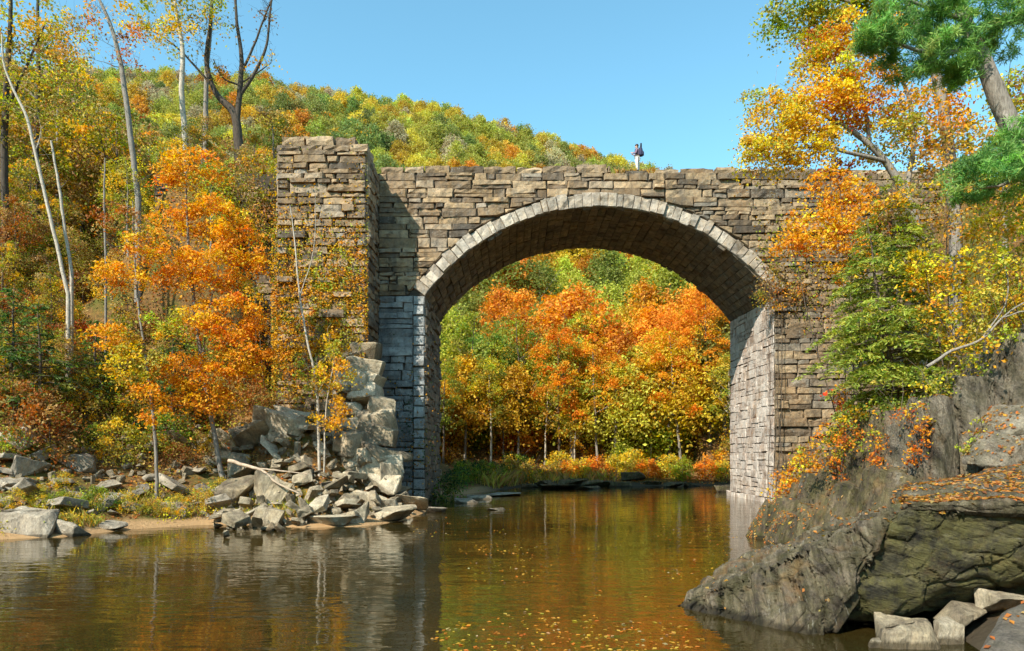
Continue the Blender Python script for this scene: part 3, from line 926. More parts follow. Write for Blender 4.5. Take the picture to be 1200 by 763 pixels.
def generic_tree(seed, H, crown0, cr, nclump, nleaf, leaf, trunk_r, bark, lean=0.03, limbs=5, per_sig=.45, palette=None, taper_top=.35, flat=.6, twig=.011):
    """broadleaf tree standing at the origin: trunk mesh, crown mesh"""
    r = rng(seed)
    k = r.normal(0, lean, 2)
    z = np.linspace(-.4, H * .92, 8)
    wob = np.cumsum(r.normal(0, .05 * H / 12, (8, 2)), 0); wob[0] = 0
    pts = np.stack([k[0] * z + wob[:, 0], k[1] * z + wob[:, 1], z], -1)
    rad = trunk_r * np.interp(z / H, [-.05, .02, .4, 1], [1.35, 1.05, .75, .12])
    T = [trunk_line(pts, rad, r, .5, .01)]
    for a in range(limbs):
        h = r.uniform(crown0 * .9, H * .7); j = np.argmin(np.abs(T[0][0][:, 2] - h)); p = T[0][0][j]
        an = r.uniform(0, 2 * PI); L = cr * r.uniform(.55, .9)
        e = p + np.array([math.cos(an) * L, math.sin(an) * L, L * r.uniform(.6, 1.2)])
        T.append(trunk_line([p, (p + e) / 2 + np.array([0, 0, -.05 * L]) + r.normal(0, .08 * L, 3), e], [T[0][1][j] * .6, T[0][1][j] * .42, .015], r, .4, .02))
    # crown: lumps on an uneven ovoid
    hz = crown0 + (H - crown0) * r.beta(1.5, 1.35, nclump)
    prof = np.interp((hz - crown0) / (H - crown0), [0, .25, .6, .85, 1], [.55, .95, .9, .55, .18])
    an = r.uniform(0, 2 * PI, nclump)
    lob = 1 + .22 * np.sin(an * 3 + seed) + .15 * np.sin(an * 5 + 2.1 * seed + hz)
    rr = cr * prof * lob * np.sqrt(r.uniform(.12, 1, nclump))
    cx = np.interp(hz, pts[:, 2], pts[:, 0]); cy = np.interp(hz, pts[:, 2], pts[:, 1])
    cs = np.stack([cx + rr * np.cos(an), cy + rr * np.sin(an), hz], -1)
    br = grow(T, cs, r, twig)
    sig = per_sig
    if palette is not None:
        lp = [leaves_around(cs, sig, nleaf, leaf[0], leaf[1], palette, r, flat=flat)]
    else:
        v, q, _ = leaves_around(cs, sig, nleaf, leaf[0], leaf[1], [(1, (.5, .5, .5))], r, flat=flat)
        m_ = len(q)
        # tone by clump and leaf
        cen = v.reshape(-1, 4, 3).mean(1)
        tone = np.clip(.5 + .42 * fbm(cen * .55 + seed, 3) + r.normal(0, .16, m_), 0, 1)
        lp = [(v, q, tone)]
    tm, cm = plant_mesh((0, 0, 0), T + br, lp, M[bark], r, 6)
    if palette is None:
        cm.materials.clear(); cm.materials.append(M['leaf_obj'])
    return tm, cm

def conifer_mesh(seed, H, width, r0, n_whorl, frond=(.20, .055), droop=.25, palette=None, base_h=.4, lean=(0, 0), dens=26):
    """hemlock: flat drooping sprays on whorled boughs"""
    r = rng(seed)
    z = np.linspace(-.3, H, 9)
    pts = np.stack([lean[0] * z / H + r.normal(0, .03, 9), lean[1] * z / H + r.normal(0, .03, 9), z], -1)
    T = [trunk_line(pts, r0 * np.interp(z / H, [0, 1], [1.1, .08]), r, .4, .008)]
    lines = list(T); C, TG, TI = [], [], []
    for w in range(n_whorl):
        t = (w + r.uniform(-.3, .3)) / n_whorl; t = min(max(t, 0), .985)
        h = base_h + (H - base_h) * t
        L0 = width * np.interp(t, [0, .15, .45, .8, 1], [.75, 1, .8, .36, .06])
        c0 = np.array([np.interp(h, pts[:, 2], pts[:, 0]), np.interp(h, pts[:, 2], pts[:, 1]), h])
        for b in range(r.integers(3, 6)):
            an = r.uniform(0, 2 * PI); L = L0 * r.uniform(.55, 1.25)
            d = np.array([math.cos(an), math.sin(an), 0]); sd = np.array([-d[1], d[0], 0])
            s = np.linspace(0, 1, 7)[:, None]
            line = c0 + d * L * s + np.array([0, 0, 1]) * L * (.22 * s - (droop + .22) * s**2) + r.normal(0, .015 * L, (7, 3))
            lines.append((line, np.linspace(.004 + .010 * L, .003, 7)))
            nt = max(4, int(L * dens / 6))
            for q in range(nt):
                u = r.uniform(.18, 1); a = np.array([np.interp(u, s[:, 0], line[:, i]) for i in range(3)])
                side = r.choice([-1, 1]); tl = L * .42 * (1.08 - u) + .12
                tg = d * .75 + sd * side * r.uniform(.5, 1.1); tg /= np.linalg.norm(tg)
                m_ = max(3, int(tl / .07))
                x = np.linspace(.1, 1, m_)[:, None]
                c = a + tg * tl * x + np.array([0, 0, -1]) * (.25 * tl * x * x) + r.normal(0, .03, (m_, 3))
                C.append(c); TG.append(np.repeat(tg[None], m_, 0)); TI.append(np.full(m_, r.random()))
    C = np.concatenate(C); TG = np.concatenate(TG); TI = np.concatenate(TI)
    v, q = leaf_quads(C, frond[0], frond[1], r, (0, -.15, 1.5), TG)
    if palette is not None:
        cc = pal(r, palette, 64, .2); col = cc[(TI * 63.9).astype(int)] * np.exp(r.normal(0, .15, (len(C), 1)))
        lp = [(v, q, np.clip(col, .003, .9))]
    else:
        lp = [(v, q, np.clip(TI * .6 + r.normal(.2, .12, len(C)), 0, 1))]
    tm, cm = plant_mesh((0, 0, 0), lines, lp, M['bark'], r)
    if palette is None:
        cm.materials.clear(); cm.materials.append(M['leaf_obj'])
    return tm, cm

def stand(name, label, cat, tm, cm, loc, group=None, rot=0, scale=1.0, color=None, tname='trunk', cname='crown', tilt=(0, 0)):
    e = empty(name, loc); e.rotation_euler = (tilt[0], tilt[1], rot); e.scale = (scale,) * 3 if np.isscalar(scale) else scale
    tag(e, label, cat, group)
    a = link(tname, tm, e); b = link(cname, cm, e)
    if color is not None: b.color = (*color, 1); e.color = (*color, 1)
    return e

def copy_tree(src, label, loc, rot=0, scale=1.0, color=None, group=None):
    e = src.copy(); COL.objects.link(e)
    e.location = loc; e.rotation_euler = (0, 0, rot); e.scale = (scale,) * 3 if np.isscalar(scale) else scale
    if label: e['label'] = label
    if group: e['group'] = group
    for ch in src.children:
        c = ch.copy(); COL.objects.link(c); c.parent = e
        if color is not None: c.color = (*color, 1)
    return e

OR_P = [(4, ORANGE), (4, GOLD), (1.4, DEEP), (.8, YELLOW)]
OR_D = [(4, DEEP), (4, ORANGE), (1, RUST), (1, GOLD)]
YE_P = [(5, YELLOW), (3, GOLD), (2, PALE), (.8, LIME)]
YG_P = [(3, LIME), (2, PALE), (2, YELLOW), (1.5, OLIVE), (1, GOLD)]
OL_P = [(3, OLIVE), (2, LIME), (2, TAN), (2, GOLD), (1, BROWN)]
GR_P = [(4, GREEN), (2, DARKG), (2, LIME), (1, OLIVE)]
HE_P = [(4, (.24, .30, .045)), (1.5, (.12, .19, .035)), (3, (.34, .37, .055)), (2, (.42, .40, .06))]
PI_P = [(4, (.17, .33, .085)), (2, (.10, .22, .06)), (3, (.26, .42, .10))]
BR_P = [(3, BROWN), (2, RUST), (2, TAN), (1, OLIVE)]

# ---- trees at the water's edge on the rubble bank
spec_tree('maple_tree', 'slender orange tree whose pale trunk rises from the rubble beside the bridge tower', 'tree',
          [[(264, 584, 32.6, .13), (256, 535, 32.6, .12), (246, 480, 32.5, .11), (236, 420, 32.4, .10), (226, 340, 32.4, .085), (220, 270, 32.4, .06), (218, 200, 32.4, .025)],
           [(236, 425, 32.4, .05), (246, 360, 32.2, .04), (262, 290, 32, .02)]],
          [(225, 200, 42, 26, 32.4, 1.2, 2275, OR_P), (240, 255, 62, 26, 32.2, 1.5, 4025, OR_P), (262, 310, 52, 26, 32.2, 1.5, 2975, OR_P),
           (205, 310, 45, 22, 32.2, 1.4, 2275, OR_P), (268, 365, 48, 34, 32, 1.5, 3850, [(4, ORANGE), (2, DEEP), (3, GOLD)]), (282, 415, 36, 30, 32, 1.4, 2625, [(4, ORANGE), (2, DEEP), (3, GOLD)]),
           (215, 432, 55, 18, 31.8, 1.2, 2625, OR_P), (238, 462, 36, 16, 31.8, 1.0, 1575, OR_P), (290, 290, 24, 30, 32.2, 1.1, 1050, [(4, ORANGE), (2, DEEP), (3, GOLD)])],
          101, 'bark_grey', (.15, .095), sig=.30, flat=.32, per=80)
spec_tree('maple_sapling', 'thin leaning sapling with sparse golden leaves growing from the grassy water edge', 'tree',
          [[(184, 592, 30.6, .085), (182, 520, 30.6, .075), (174, 440, 30.6, .06), (164, 370, 30.6, .05), (158, 300, 30.6, .035), (155, 235, 30.6, .015)]],
          [(150, 318, 40, 16, 30.6, 1, 1225, OR_P), (130, 392, 40, 14, 30.4, 1, 1225, [(3, GOLD), (2, ORANGE), (2, LIME)]), (175, 285, 30, 18, 30.6, .9, 875, OR_P),
           (160, 425, 34, 26, 30.4, 1, 1575, YG_P), (178, 470, 22, 28, 30.3, .8, 875, OR_P), (140, 255, 28, 22, 30.6, .9, 612, BR_P), (195, 375, 28, 22, 30.4, .9, 875, YG_P)],
          102, 'bark_grey', (.14, .09), sig=.22)
spec_tree('birch_sapling', 'pale thin forked sapling standing before the stone tower with a few yellow leaves', 'tree',
          [[(373, 602, 33.6, .10), (374, 560, 33.6, .085), (373, 500, 33.6, .075), (370, 445, 33.6, .065), (360, 400, 33.6, .06), (352, 350, 33.6, .052), (347, 300, 33.6, .043), (340, 240, 33.6, .018)],
           [(352, 345, 33.6, .035), (366, 300, 33.5, .025), (370, 225, 33.4, .010)],
           [(376, 600, 33.5, .06), (380, 545, 33.5, .05), (382, 480, 33.5, .035), (392, 420, 33.4, .015)]],
          [(392, 440, 26, 22, 33.4, .8, 1225, [(3, GOLD), (2, YELLOW), (2, ORANGE), (1, OLIVE)]), (388, 480, 22, 20, 33.4, .7, 910, [(3, GOLD), (2, ORANGE), (1, TAN)]),
           (350, 440, 24, 20, 33.4, .8, 525, OL_P), (400, 405, 22, 22, 33.5, .7, 630, YG_P)],
          103, 'bark_white', (.13, .085), extra=60, sig=.20)

# ---- climbing foliage on the lower part of the tower
def vine(name, label, seed, spots, palette, Y, stems, leaf=(.13, .09), keep=lambda c: np.ones(len(c), bool)):
    r = rng(seed); C = []
    for (px, py, rx, ry, n) in spots:
        a = r.normal(0, .5, (n, 2))
        pp = np.stack([px + a[:, 0] * rx, py + a[:, 1] * ry], -1)
        C.append(np.array([P(x, y, Y - abs(r.normal(.10, .14))) for x, y in pp]))
    C = np.concatenate(C)
    C = C[keep(C)]
    C = C[(fbm(C * np.array([1.2, 1.2, .8]) + seed, 3) + r.normal(0, .15, len(C))) > -.28]
    v, q = leaf_quads(C, leaf[0], leaf[1], r, (0, -.6, .6))
    cl = (fbm(C * 1.1, 2) + 1) * 2.5
    cols = pal(r, palette, 24, .15)[np.clip((cl * 5).astype(int), 0, 23)] * np.exp(r.normal(0, .2, (len(C), 1)))
    lines = []
    for s in stems:
        pts = np.array([P(a, b, Y - .08) for a, b in s]); lines.append(resample(pts, np.linspace(.03, .008, len(pts)), .3, .03, r))
    k = r.choice(len(C), 90)
    lines += grow(lines, C[k], r, .004)
    base = lines[0][0][0]
    tm, cm = plant_mesh(base, lines, [(v, q, np.clip(cols, .003, .9))], M['bark'], r)
    e = empty(name, base); tag(e, label, 'vine'); link('stem', tm, e); link('foliage', cm, e)
vine('climbing_vine', 'yellow green creeper climbing over the lower half of the stone tower', 111,
     [(388, 395, 80, 70, 11000), (352, 365, 70, 90, 9000), (405, 345, 50, 90, 5200), (380, 310, 80, 80, 3000), (335, 310, 40, 120, 2600), (420, 240, 14, 100, 300), (345, 430, 70, 50, 4000)],
     [(3, OLIVE), (2.5, GOLD), (2, TAN), (2, LIME), (2.5, GOLD), (1.5, ORANGE), (1, BROWN)], TY, [[(400, 470), (395, 400), (408, 330), (415, 250)], [(350, 450), (345, 380), (352, 310)], [(375, 460), (372, 380), (385, 300)]], keep=lambda c: (c[:, 0] < TX1 + .1) & (c[:, 0] > TX0 - .3))
vine('ivy', 'dark ivy hugging the corner of the shaded bridge pier near the water', 112,
     [(485, 530, 26, 90, 900), (470, 470, 30, 60, 260)], [(3, OLIVE), (3, DARKG), (1, GOLD), (1, BROWN)], YN, [[(482, 592), (486, 540), (484, 480)], [(496, 592), (494, 550), (490, 500)]], (.12, .09))
vine('creeper', 'sparse brown green creeper hanging over the weathered wall where the arch ring ends', 113,
     [(908, 335, 50, 40, 1500), (930, 300, 80, 60, 1100), (880, 268, 60, 30, 120), (945, 355, 60, 50, 900), (890, 330, 20, 20, 160)], [(3, OLIVE), (3, TAN), (2, BROWN), (1.4, ORANGE), (.6, RED), (1, LIME)], YN,
     [[(960, 420), (940, 350), (915, 315), (895, 295)], [(960, 300), (930, 290), (895, 272)]], (.15, .1), keep=lambda c: (np.hypot(c[:, 0] - XC, c[:, 2] - ZC) > RO - .5) & (c[:, 0] > XR - 1.4))

# ---- tall trees and bare stems above the bank
spec_tree('tall_tree', 'tall dark forked tree with few leaves rising behind the stone tower', 'tree',
          [[(281, 190, 46, .36), (279, 160, 46, .32), (274, 132, 46, .28), (255, 112, 46, .2), (243, 80, 46, .17), (246, 30, 46, .12), (252, -40, 46, .06)],
           [(277, 150, 46, .2), (280, 118, 46, .19), (283, 70, 46, .15), (277, 20, 46, .10), (276, -40, 46, .06)],
           [(281, 112, 46, .13), (297, 88, 46, .11), (312, 55, 46, .085), (316, 20, 46, .07), (322, -30, 46, .03)],
           [(283, 85, 46, .10), (294, 62, 46, .08), (307, 28, 46, .06), (318, 0, 46, .05), (330, -40, 46, .03)],
           [(262, 118, 46, .10), (236, 86, 46, .08), (214, 62, 46, .06), (186, 40, 46, .04), (160, 28, 46, .02)],
           [(281, 100, 46, .07), (262, 92, 46, .05), (250, 70, 46, .03)],
           [(285, 96, 46, .06), (306, 82, 46, .045), (318, 74, 46, .02)]],
          [(318, 80, 24, 12, 46, 1.5, 160, OL_P), (240, 20, 50, 24, 46, 2, 240, OL_P), (300, 10, 40, 26, 46, 2, 130, OL_P), (255, 68, 36, 18, 46, 1.6, 130, OL_P)],
          121, 'bark_dark', (.19, .12), extra=320, sig=.4)
spec_tree('birch_tree', 'pale trunked birch with golden leaves high in its crown behind the orange tree', 'tree',
          [[(219, 185, 44, .20), (216, 150, 44, .18), (213, 110, 44, .17), (214, 60, 44, .14), (206, 10, 44, .10), (202, -50, 44, .05)]],
          [(190, 10, 46, 22, 44, 2, 900, YG_P), (170, 22, 34, 14, 44, 2, 500, YE_P), (214, 45, 22, 26, 44, 1.5, 380, YE_P), (225, -10, 36, 20, 44, 2, 500, YG_P)],
          122, 'bark_white', (.19, .12), extra=110, sig=.35)
spec_tree('birch_tree', 'straight birch standing between the pale golden birch and the dark forked tree', 'tree',
          [[(241, 190, 49, .20), (241, 140, 49, .18), (242, 90, 49, .16), (247, 30, 49, .12), (250, -40, 49, .07)]],
          [(258, 10, 26, 22, 49, 2, 260, OL_P)], 123, 'bark_grey', (.19, .12), extra=120, sig=.35)
spec_tree('leaning_tree', 'grey trunk curving up through the gap of sky with thin brown leaves', 'tree',
          [[(162, 232, 40, .17), (158, 200, 40, .16), (152, 150, 40, .155), (146, 105, 40, .15), (139, 62, 40, .13), (128, 25, 40, .11), (112, -10, 40, .08), (100, -40, 40, .05)]],
          [(110, 26, 44, 16, 40, 2, 420, OR_D), (140, 70, 24, 12, 40, 1.4, 140, BR_P), (95, 50, 30, 22, 40, 1.6, 420, [(2, ORANGE), (2, TAN), (1, LIME)])], 124, 'bark_grey', (.17, .11), extra=130, sig=.35)
spec_tree('bare_stem', 'long bare whitish stem leaning over the dark slope, the longer of the two', 'tree',
          [[(80, 345, 35, .10), (72, 310, 35, .095), (58, 250, 35, .085), (45, 195, 35, .08), (30, 135, 35, .07), (16, 105, 35, .06), (6, 80, 35, .05), (2, 40, 35, .04)],
           [(40, 180, 35, .04), (46, 165, 35, .03), (48, 150, 35, .015)]],
          [], 125, 'bark_white', extra=34)
spec_tree('bare_stem', 'short broken bare pale stem standing close beside the long leaning one', 'tree',
          [[(84, 318, 35.5, .085), (78, 280, 35.5, .08), (70, 225, 35.5, .07), (60, 165, 35.5, .05)]],
          [], 126, 'bark_white', extra=4)
spec_tree('bare_stem', 'thin upright grey snag among rusty shrubs under the curving trunk', 'tree',
          [[(124, 300, 37, .06), (122, 240, 37, .055), (123, 185, 37, .03)]], [], 127, 'bark_grey', extra=3)
spec_tree('tall_tree', 'yellow green leafy tree whose dark trunk stands furthest from the bridge on the wooded bank', 'tree',
          [[(6, 250, 42, .22), (5, 180, 42, .2), (8, 100, 42, .17), (12, 30, 42, .12), (14, -40, 42, .07)],
           [(6, 130, 42, .12), (30, 80, 42, .08), (52, 30, 42, .05)]],
          [(20, 25, 46, 34, 42, 2.4, 1700, YG_P), (50, 80, 46, 34, 42, 2.2, 1500, OL_P), (12, 110, 40, 40, 42, 2.2, 1300, OL_P), (70, 20, 36, 24, 42, 2, 900, [(3, GOLD), (2, LIME), (2, PALE)]), (-10, 190, 40, 40, 42, 2, 800, OL_P), (60, 135, 40, 26, 42, 2, 800, OL_P)],
          128, 'bark_dark', (.20, .13), extra=40, sig=.42)
spec_tree('tall_tree', 'dark slim trunk with tan leaves standing next to the yellow green leafy tree', 'tree',
          [[(44, 240, 47, .17), (43, 160, 47, .15), (45, 80, 47, .13), (44, 20, 47, .1), (46, -40, 47, .06)]],
          [(70, 70, 40, 30, 47, 2, 700, OL_P), (90, 110, 44, 24, 47, 2, 800, [(2, TAN), (2, OLIVE), (1, LIME)])],
          129, 'bark_dark', (.20, .13), extra=30, sig=.42)
# ------------------------------------------------------------------ the right bank's trees
spec_tree('overhanging_tree', 'yellow and orange tree leaning out over the end of the bridge against the sky', 'tree',
          [[(1085, 330, 27, .20), (1075, 270, 27, .18), (1055, 215, 27, .16), (1030, 180, 27, .13), (1000, 155, 27, .10), (965, 135, 27, .07), (930, 122, 27, .04), (900, 110, 27, .02)],
           [(1062, 230, 27, .10), (1070, 160, 27.3, .09), (1060, 100, 27.3, .07), (1030, 60, 27.3, .05), (990, 40, 27.3, .03)],
           [(1040, 190, 27, .09), (1000, 180, 26.6, .07), (960, 172, 26.6, .05), (920, 175, 26.6, .03)],
           [(1020, 172, 27, .08), (1010, 120, 27, .06), (980, 85, 27, .04), (950, 70, 27, .02)]],
          [(915, 140, 42, 24, 27, 1.3, 3150, YE_P), (900, 175, 30, 26, 26.7, 1.1, 2730, YE_P), (945, 165, 40, 26, 26.8, 1.2, 2730, YE_P), (898, 105, 26, 14, 27, 1, 546, [(3, PALE), (2, TAN), (1, YELLOW)]),
           (960, 115, 46, 18, 27, 1.3, 2310, [(4, YELLOW), (2, GOLD), (1, ORANGE)]), (985, 75, 55, 30, 27.2, 1.6, 4200, [(3, GOLD), (2, ORANGE), (2, LIME), (2, YELLOW)]),
           (1030, 110, 50, 34, 27.4, 1.6, 3000, [(3, GOLD), (3, ORANGE), (2, LIME), (1, YELLOW)]), (1000, 40, 50, 20, 27.4, 1.5, 2100, OR_P), (960, 50, 34, 18, 27.2, 1.2, 1260, [(2, RUST), (2, LIME), (2, ORANGE)]),
           (1050, 160, 40, 30, 27.2, 1.4, 1680, YG_P), (990, 125, 30, 16, 27, 1, 1050, [(2, RED), (2, DEEP), (2, GOLD)])],
          201, 'bark_grey', (.13, .085), extra=120, sig=.27, per=75, flat=.42)
spec_tree('oak_bough_tree', 'green and gold crown reaching in at the top of the sky above the overhanging tree', 'tree',
          [[(1120, 260, 30, .26), (1110, 160, 30, .24), (1095, 80, 30, .2), (1070, 20, 30, .16), (1050, -40, 30, .1)],
           [(1080, 45, 30, .12), (1030, 15, 30, .09), (980, -2, 30, .07), (930, -12, 30, .04)]],
          [(930, 8, 40, 14, 30, 1.6, 1890, [(3, LIME), (2, GREEN), (2, OLIVE)]), (960, 22, 30, 14, 30, 1.4, 1260, YG_P), (990, -8, 50, 16, 30, 1.8, 2310, [(3, LIME), (2, GREEN), (2, YELLOW)]), (1090, 130, 40, 40, 30, 1.8, 1890, OR_P), (1040, 5, 40, 18, 30, 1.6, 1680, GR_P), (1120, 190, 46, 50, 30, 1.8, 1890, OL_P)],
          202, 'bark_grey', (.16, .11), extra=30, sig=.3)
def pine(name, label, trunks, tufts, seed):
    r = rng(seed); T = [trunk_line([P(a, b, Y) for a, b, Y, _ in t], [x[3] for x in t], r, jit=.01) for t in trunks]
    cs = np.concatenate([ellipsoid_pts(P(px, py, Y), (rx * Y / F, dep, ry * Y / F), m, r, .2) for px, py, rx, ry, Y, dep, m in tufts])
    lines = T + grow(T, cs, r, .012)
    C, TG = [], []
    for c in cs:
        n = r.integers(90, 140); d = r.normal(0, 1, (n, 3)) + np.array([0, 0, .5]); d /= np.linalg.norm(d, axis=1, keepdims=True)
        along = r.normal(0, 1, 3) * np.array([1, 1, .3]); along /= np.linalg.norm(along)
        s = r.uniform(-.26, .26, (n, 1))
        C.append(c + along * s * 1.25 + d * .10); TG.append(d)
    C = np.concatenate(C); TG = np.concatenate(TG)
    v, q = leaf_quads(C, .21, .022, r, (0, 0, .4), TG * 2)
    cc = pal(r, PI_P, 40, .2)[(np.arange(len(C)) // 100) % 40] * np.exp(r.normal(0, .2, (len(C), 1)))
    tm, cm = plant_mesh(T[0][0][0], lines, [(v, q, np.clip(cc, .003, .9))], M['bark_grey'], r, 8)
    return stand(name, label, 'tree', tm, cm, T[0][0][0])
pine('pine_tree', 'green pine with a thick pale leaning trunk high on the rocky bank',
     [[(1240, 290, 18, .30), (1210, 205, 18, .28), (1190, 160, 18, .26), (1168, 110, 18, .24), (1152, 70, 18, .2), (1130, 20, 18, .15), (1110, -40, 18, .08)],
      [(1146, 55, 18, .09), (1110, 62, 17.6, .07), (1070, 58, 17.4, .045), (1030, 40, 17.2, .02)],
      [(1175, 125, 18, .08), (1190, 180, 17, .06), (1180, 215, 16.4, .04), (1140, 222, 16.2, .02)],
      [(1135, 25, 18, .08), (1090, 10, 17.6, .05), (1050, -5, 17.4, .03)]],
     [(1090, 60, 58, 32, 17.5, 1.1, 62), (1060, 22, 56, 26, 17.4, 1.1, 38), (1130, 22, 66, 34, 17.8, 1.1, 52), (1170, 34, 46, 34, 18, 1.1, 34), (1158, 208, 54, 30, 16.4, .9, 54), (1190, 176, 38, 28, 16.6, .9, 30), (1030, 45, 26, 14, 17.2, .5, 22), (1120, 85, 30, 16, 17.6, .6, 26)], 203)
tm, cm = conifer_mesh(204, 6.4, 2.4, .11, 36, frond=(.16, .05), palette=HE_P, base_h=.6, lean=(-.5, .2), droop=.28, dens=110)
g = P(1052, 494, 21.5); stand('hemlock_tree', 'feathery green hemlock rooted on the rock ledge in front of the bridge wall', 'tree', tm, cm, g, tilt=(0, -.05))
tm, cm = conifer_mesh(205, 5.0, 2.0, .09, 28, frond=(.17, .055), palette=[(3, (.25, .29, .05)), (2, (.36, .37, .06)), (1, LIME)], base_h=.4, lean=(.3, .1), droop=.28, dens=90)
g = P(1040, 340, 25.5); stand('hemlock_tree', 'darker olive hemlock growing higher, directly above the feathery green one', 'tree', tm, cm, g - np.array([0, 0, .6]))

def thicket(name, label, seed, roots, spots, palette, leaf=(.12, .09), cat='shrub', group=None, extra=20, per=30, sig=.2, bark='bark', stem_r=.02):
    """several-stemmed bush: roots (px,py,Y) and leaf clouds (px,py,rx,ry,Y,dep,n)"""
    r = rng(seed); T = []
    allp = np.array([P(a, b, Y) for a, b, _, _, Y, _, _ in spots])
    for (a, b, Y) in roots:
        p = P(a, b, Y); p[2] = min(p[2], tz(p[0], p[1]) + .1) - .15
        t = allp[r.integers(len(allp))] + r.normal(0, .2, 3)
        T.append(trunk_line([p, (p + t) / 2 + r.normal(0, .15, 3), t], [stem_r * 1.3, stem_r, stem_r * .4], r, .25, .015))
    cs, lp = [], []
    for (px, py, rx, ry, Y, dep, n) in spots:
        s = Y / F; c = ellipsoid_pts(P(px, py, Y), (rx * s, dep, ry * s), max(3, n // per), r, .1); cs.append(c)
        lp.append(leaves_around(c, sig, n, leaf[0], leaf[1], palette, r, clump_spread=.2))
    lines = T + grow(T, np.concatenate(cs), r, .006)
    bp = np.concatenate([l[0][1:] for l in lines])
    for a in bp[r.choice(len(bp), extra)]:
        d = r.normal(0, .7, 3) + np.array([0, 0, 1.]); d /= np.linalg.norm(d); L = r.uniform(.4, 1.2)
        lines.append((np.array([a, a + d * L * .5 + r.normal(0, .04, 3), a + d * L]), np.array([.008, .006, .003])))
    tm, cm = plant_mesh(T[0][0][0], lines, lp, M[bark], r)
    return stand(name, label, cat, tm, cm, T[0][0][0], group, tname='stem', cname='foliage')

thicket('shrub', 'golden orange bush spilling over the far end of the bridge wall', 211, [(1000, 400, 24), (1010, 390, 24), (990, 410, 24)],
        [(980, 220, 34, 30, 24.4, .8, 1200), (962, 258, 44, 20, 24, .7, 1500), (935, 282, 36, 13, 23.6, .6, 900), (990, 300, 30, 30, 24, .8, 900), (1000, 245, 34, 36, 24.4, .8, 1000)], [(4, GOLD), (3, ORANGE), (1.5, YELLOW), (1, DEEP)], (.12, .08), extra=30, sig=.17)
thicket('shrub', 'dark red leaved bush at the top of the wall under the overhanging tree', 212, [(1000, 260, 31), (985, 262, 31)], [(992, 196, 34, 14, 31, .8, 420)], [(3, RED), (3, RUST), (2, DEEP)], (.15, .1), extra=14)
thicket('shrub', 'tall loose bush of yellow leaves on bare twigs between the two hemlocks and the pine', 213, [(1110, 470, 20), (1130, 450, 20), (1150, 430, 20), (1080, 470, 20.5)],
        [(1090, 320, 46, 26, 20.5, .8, 1000), (1140, 330, 46, 44, 20, .9, 900), (1110, 375, 50, 30, 20, .8, 800), (1160, 280, 44, 44, 20.4, .9, 700), (1075, 300, 30, 20, 20.6, .6, 360)], [(4, YELLOW), (3, GOLD), (2.4, LIME), (1, OLIVE)], (.105, .08), extra=60, sig=.17)
thicket('shrub', 'yellow green leafy bush on the slope below the pine trunk', 214, [(1190, 400, 17), (1170, 410, 17), (1215, 380, 17)],
        [(1180, 330, 40, 50, 17, .8, 1000), (1195, 270, 40, 40, 17, .8, 700), (1150, 395, 34, 22, 17, .7, 420)], [(3, LIME), (3, PALE), (2, YELLOW), (1, GOLD)], (.09, .07), extra=50, sig=.15)
thicket('shrub', 'tangle of brown twigs and tan leaves on the slope under the pine and overhanging tree', 215, [(1090, 330, 25), (1120, 320, 25), (1060, 340, 25), (1150, 300, 25)],
        [(1100, 225, 50, 40, 25, 1.1, 800), (1060, 250, 40, 36, 25, 1, 600), (1150, 240, 46, 40, 24, 1, 700), (1120, 170, 50, 36, 26, 1.2, 700)], [(3, TAN), (3, GOLD), (2, OLIVE), (1.5, BROWN), (1, ORANGE)], (.13, .09), extra=120, sig=.26)
thicket('shrub', 'orange and yellow bush on the rocks at the foot of the pale pier', 216, [(925, 580, 26), (940, 575, 26), (950, 560, 26)],
        [(925, 556, 22, 14, 26, .5, 420), (945, 535, 24, 20, 26, .6, 460), (915, 575, 16, 10, 25.6, .4, 240)], [(3, ORANGE), (2, YELLOW), (2, DEEP), (1, LIME)], (.11, .08), extra=16, sig=.15)
thicket('shrub', 'small yellow green sprig growing from the crack of the grey slab', 217, [(1140, 540, 16.5), (1146, 538, 16.5)], [(1135, 520, 16, 9, 16.4, .25, 130), (1148, 500, 8, 10, 16.4, .2, 60)], [(3, LIME), (2, PALE)], (.07, .05), extra=5, sig=.08, stem_r=.008)
thicket('shrub', 'low orange bush clinging to the wall beside the pier under the hemlock', 218, [(975, 520, 24), (985, 500, 24)], [(985, 470, 20, 22, 24, .5, 320), (1000, 500, 30, 14, 23, .5, 300), (970, 505, 14, 14, 24, .4, 180)], [(3, ORANGE), (2, DEEP), (2, RED), (1, GOLD)], (.11, .08), extra=14, sig=.15)
thicket('shrub', 'bushy dark green shrub at the water beside the shaded pier', 219, [(522, 588, 45), (532, 586, 45), (540, 584, 46)], [(524, 568, 16, 16, 45, .8, 700), (538, 560, 16, 14, 46, .8, 500), (515, 582, 10, 9, 44, .5, 300)], [(3, DARKG), (3, GREEN), (1, OLIVE)], (.16, .11), extra=6, sig=.25)

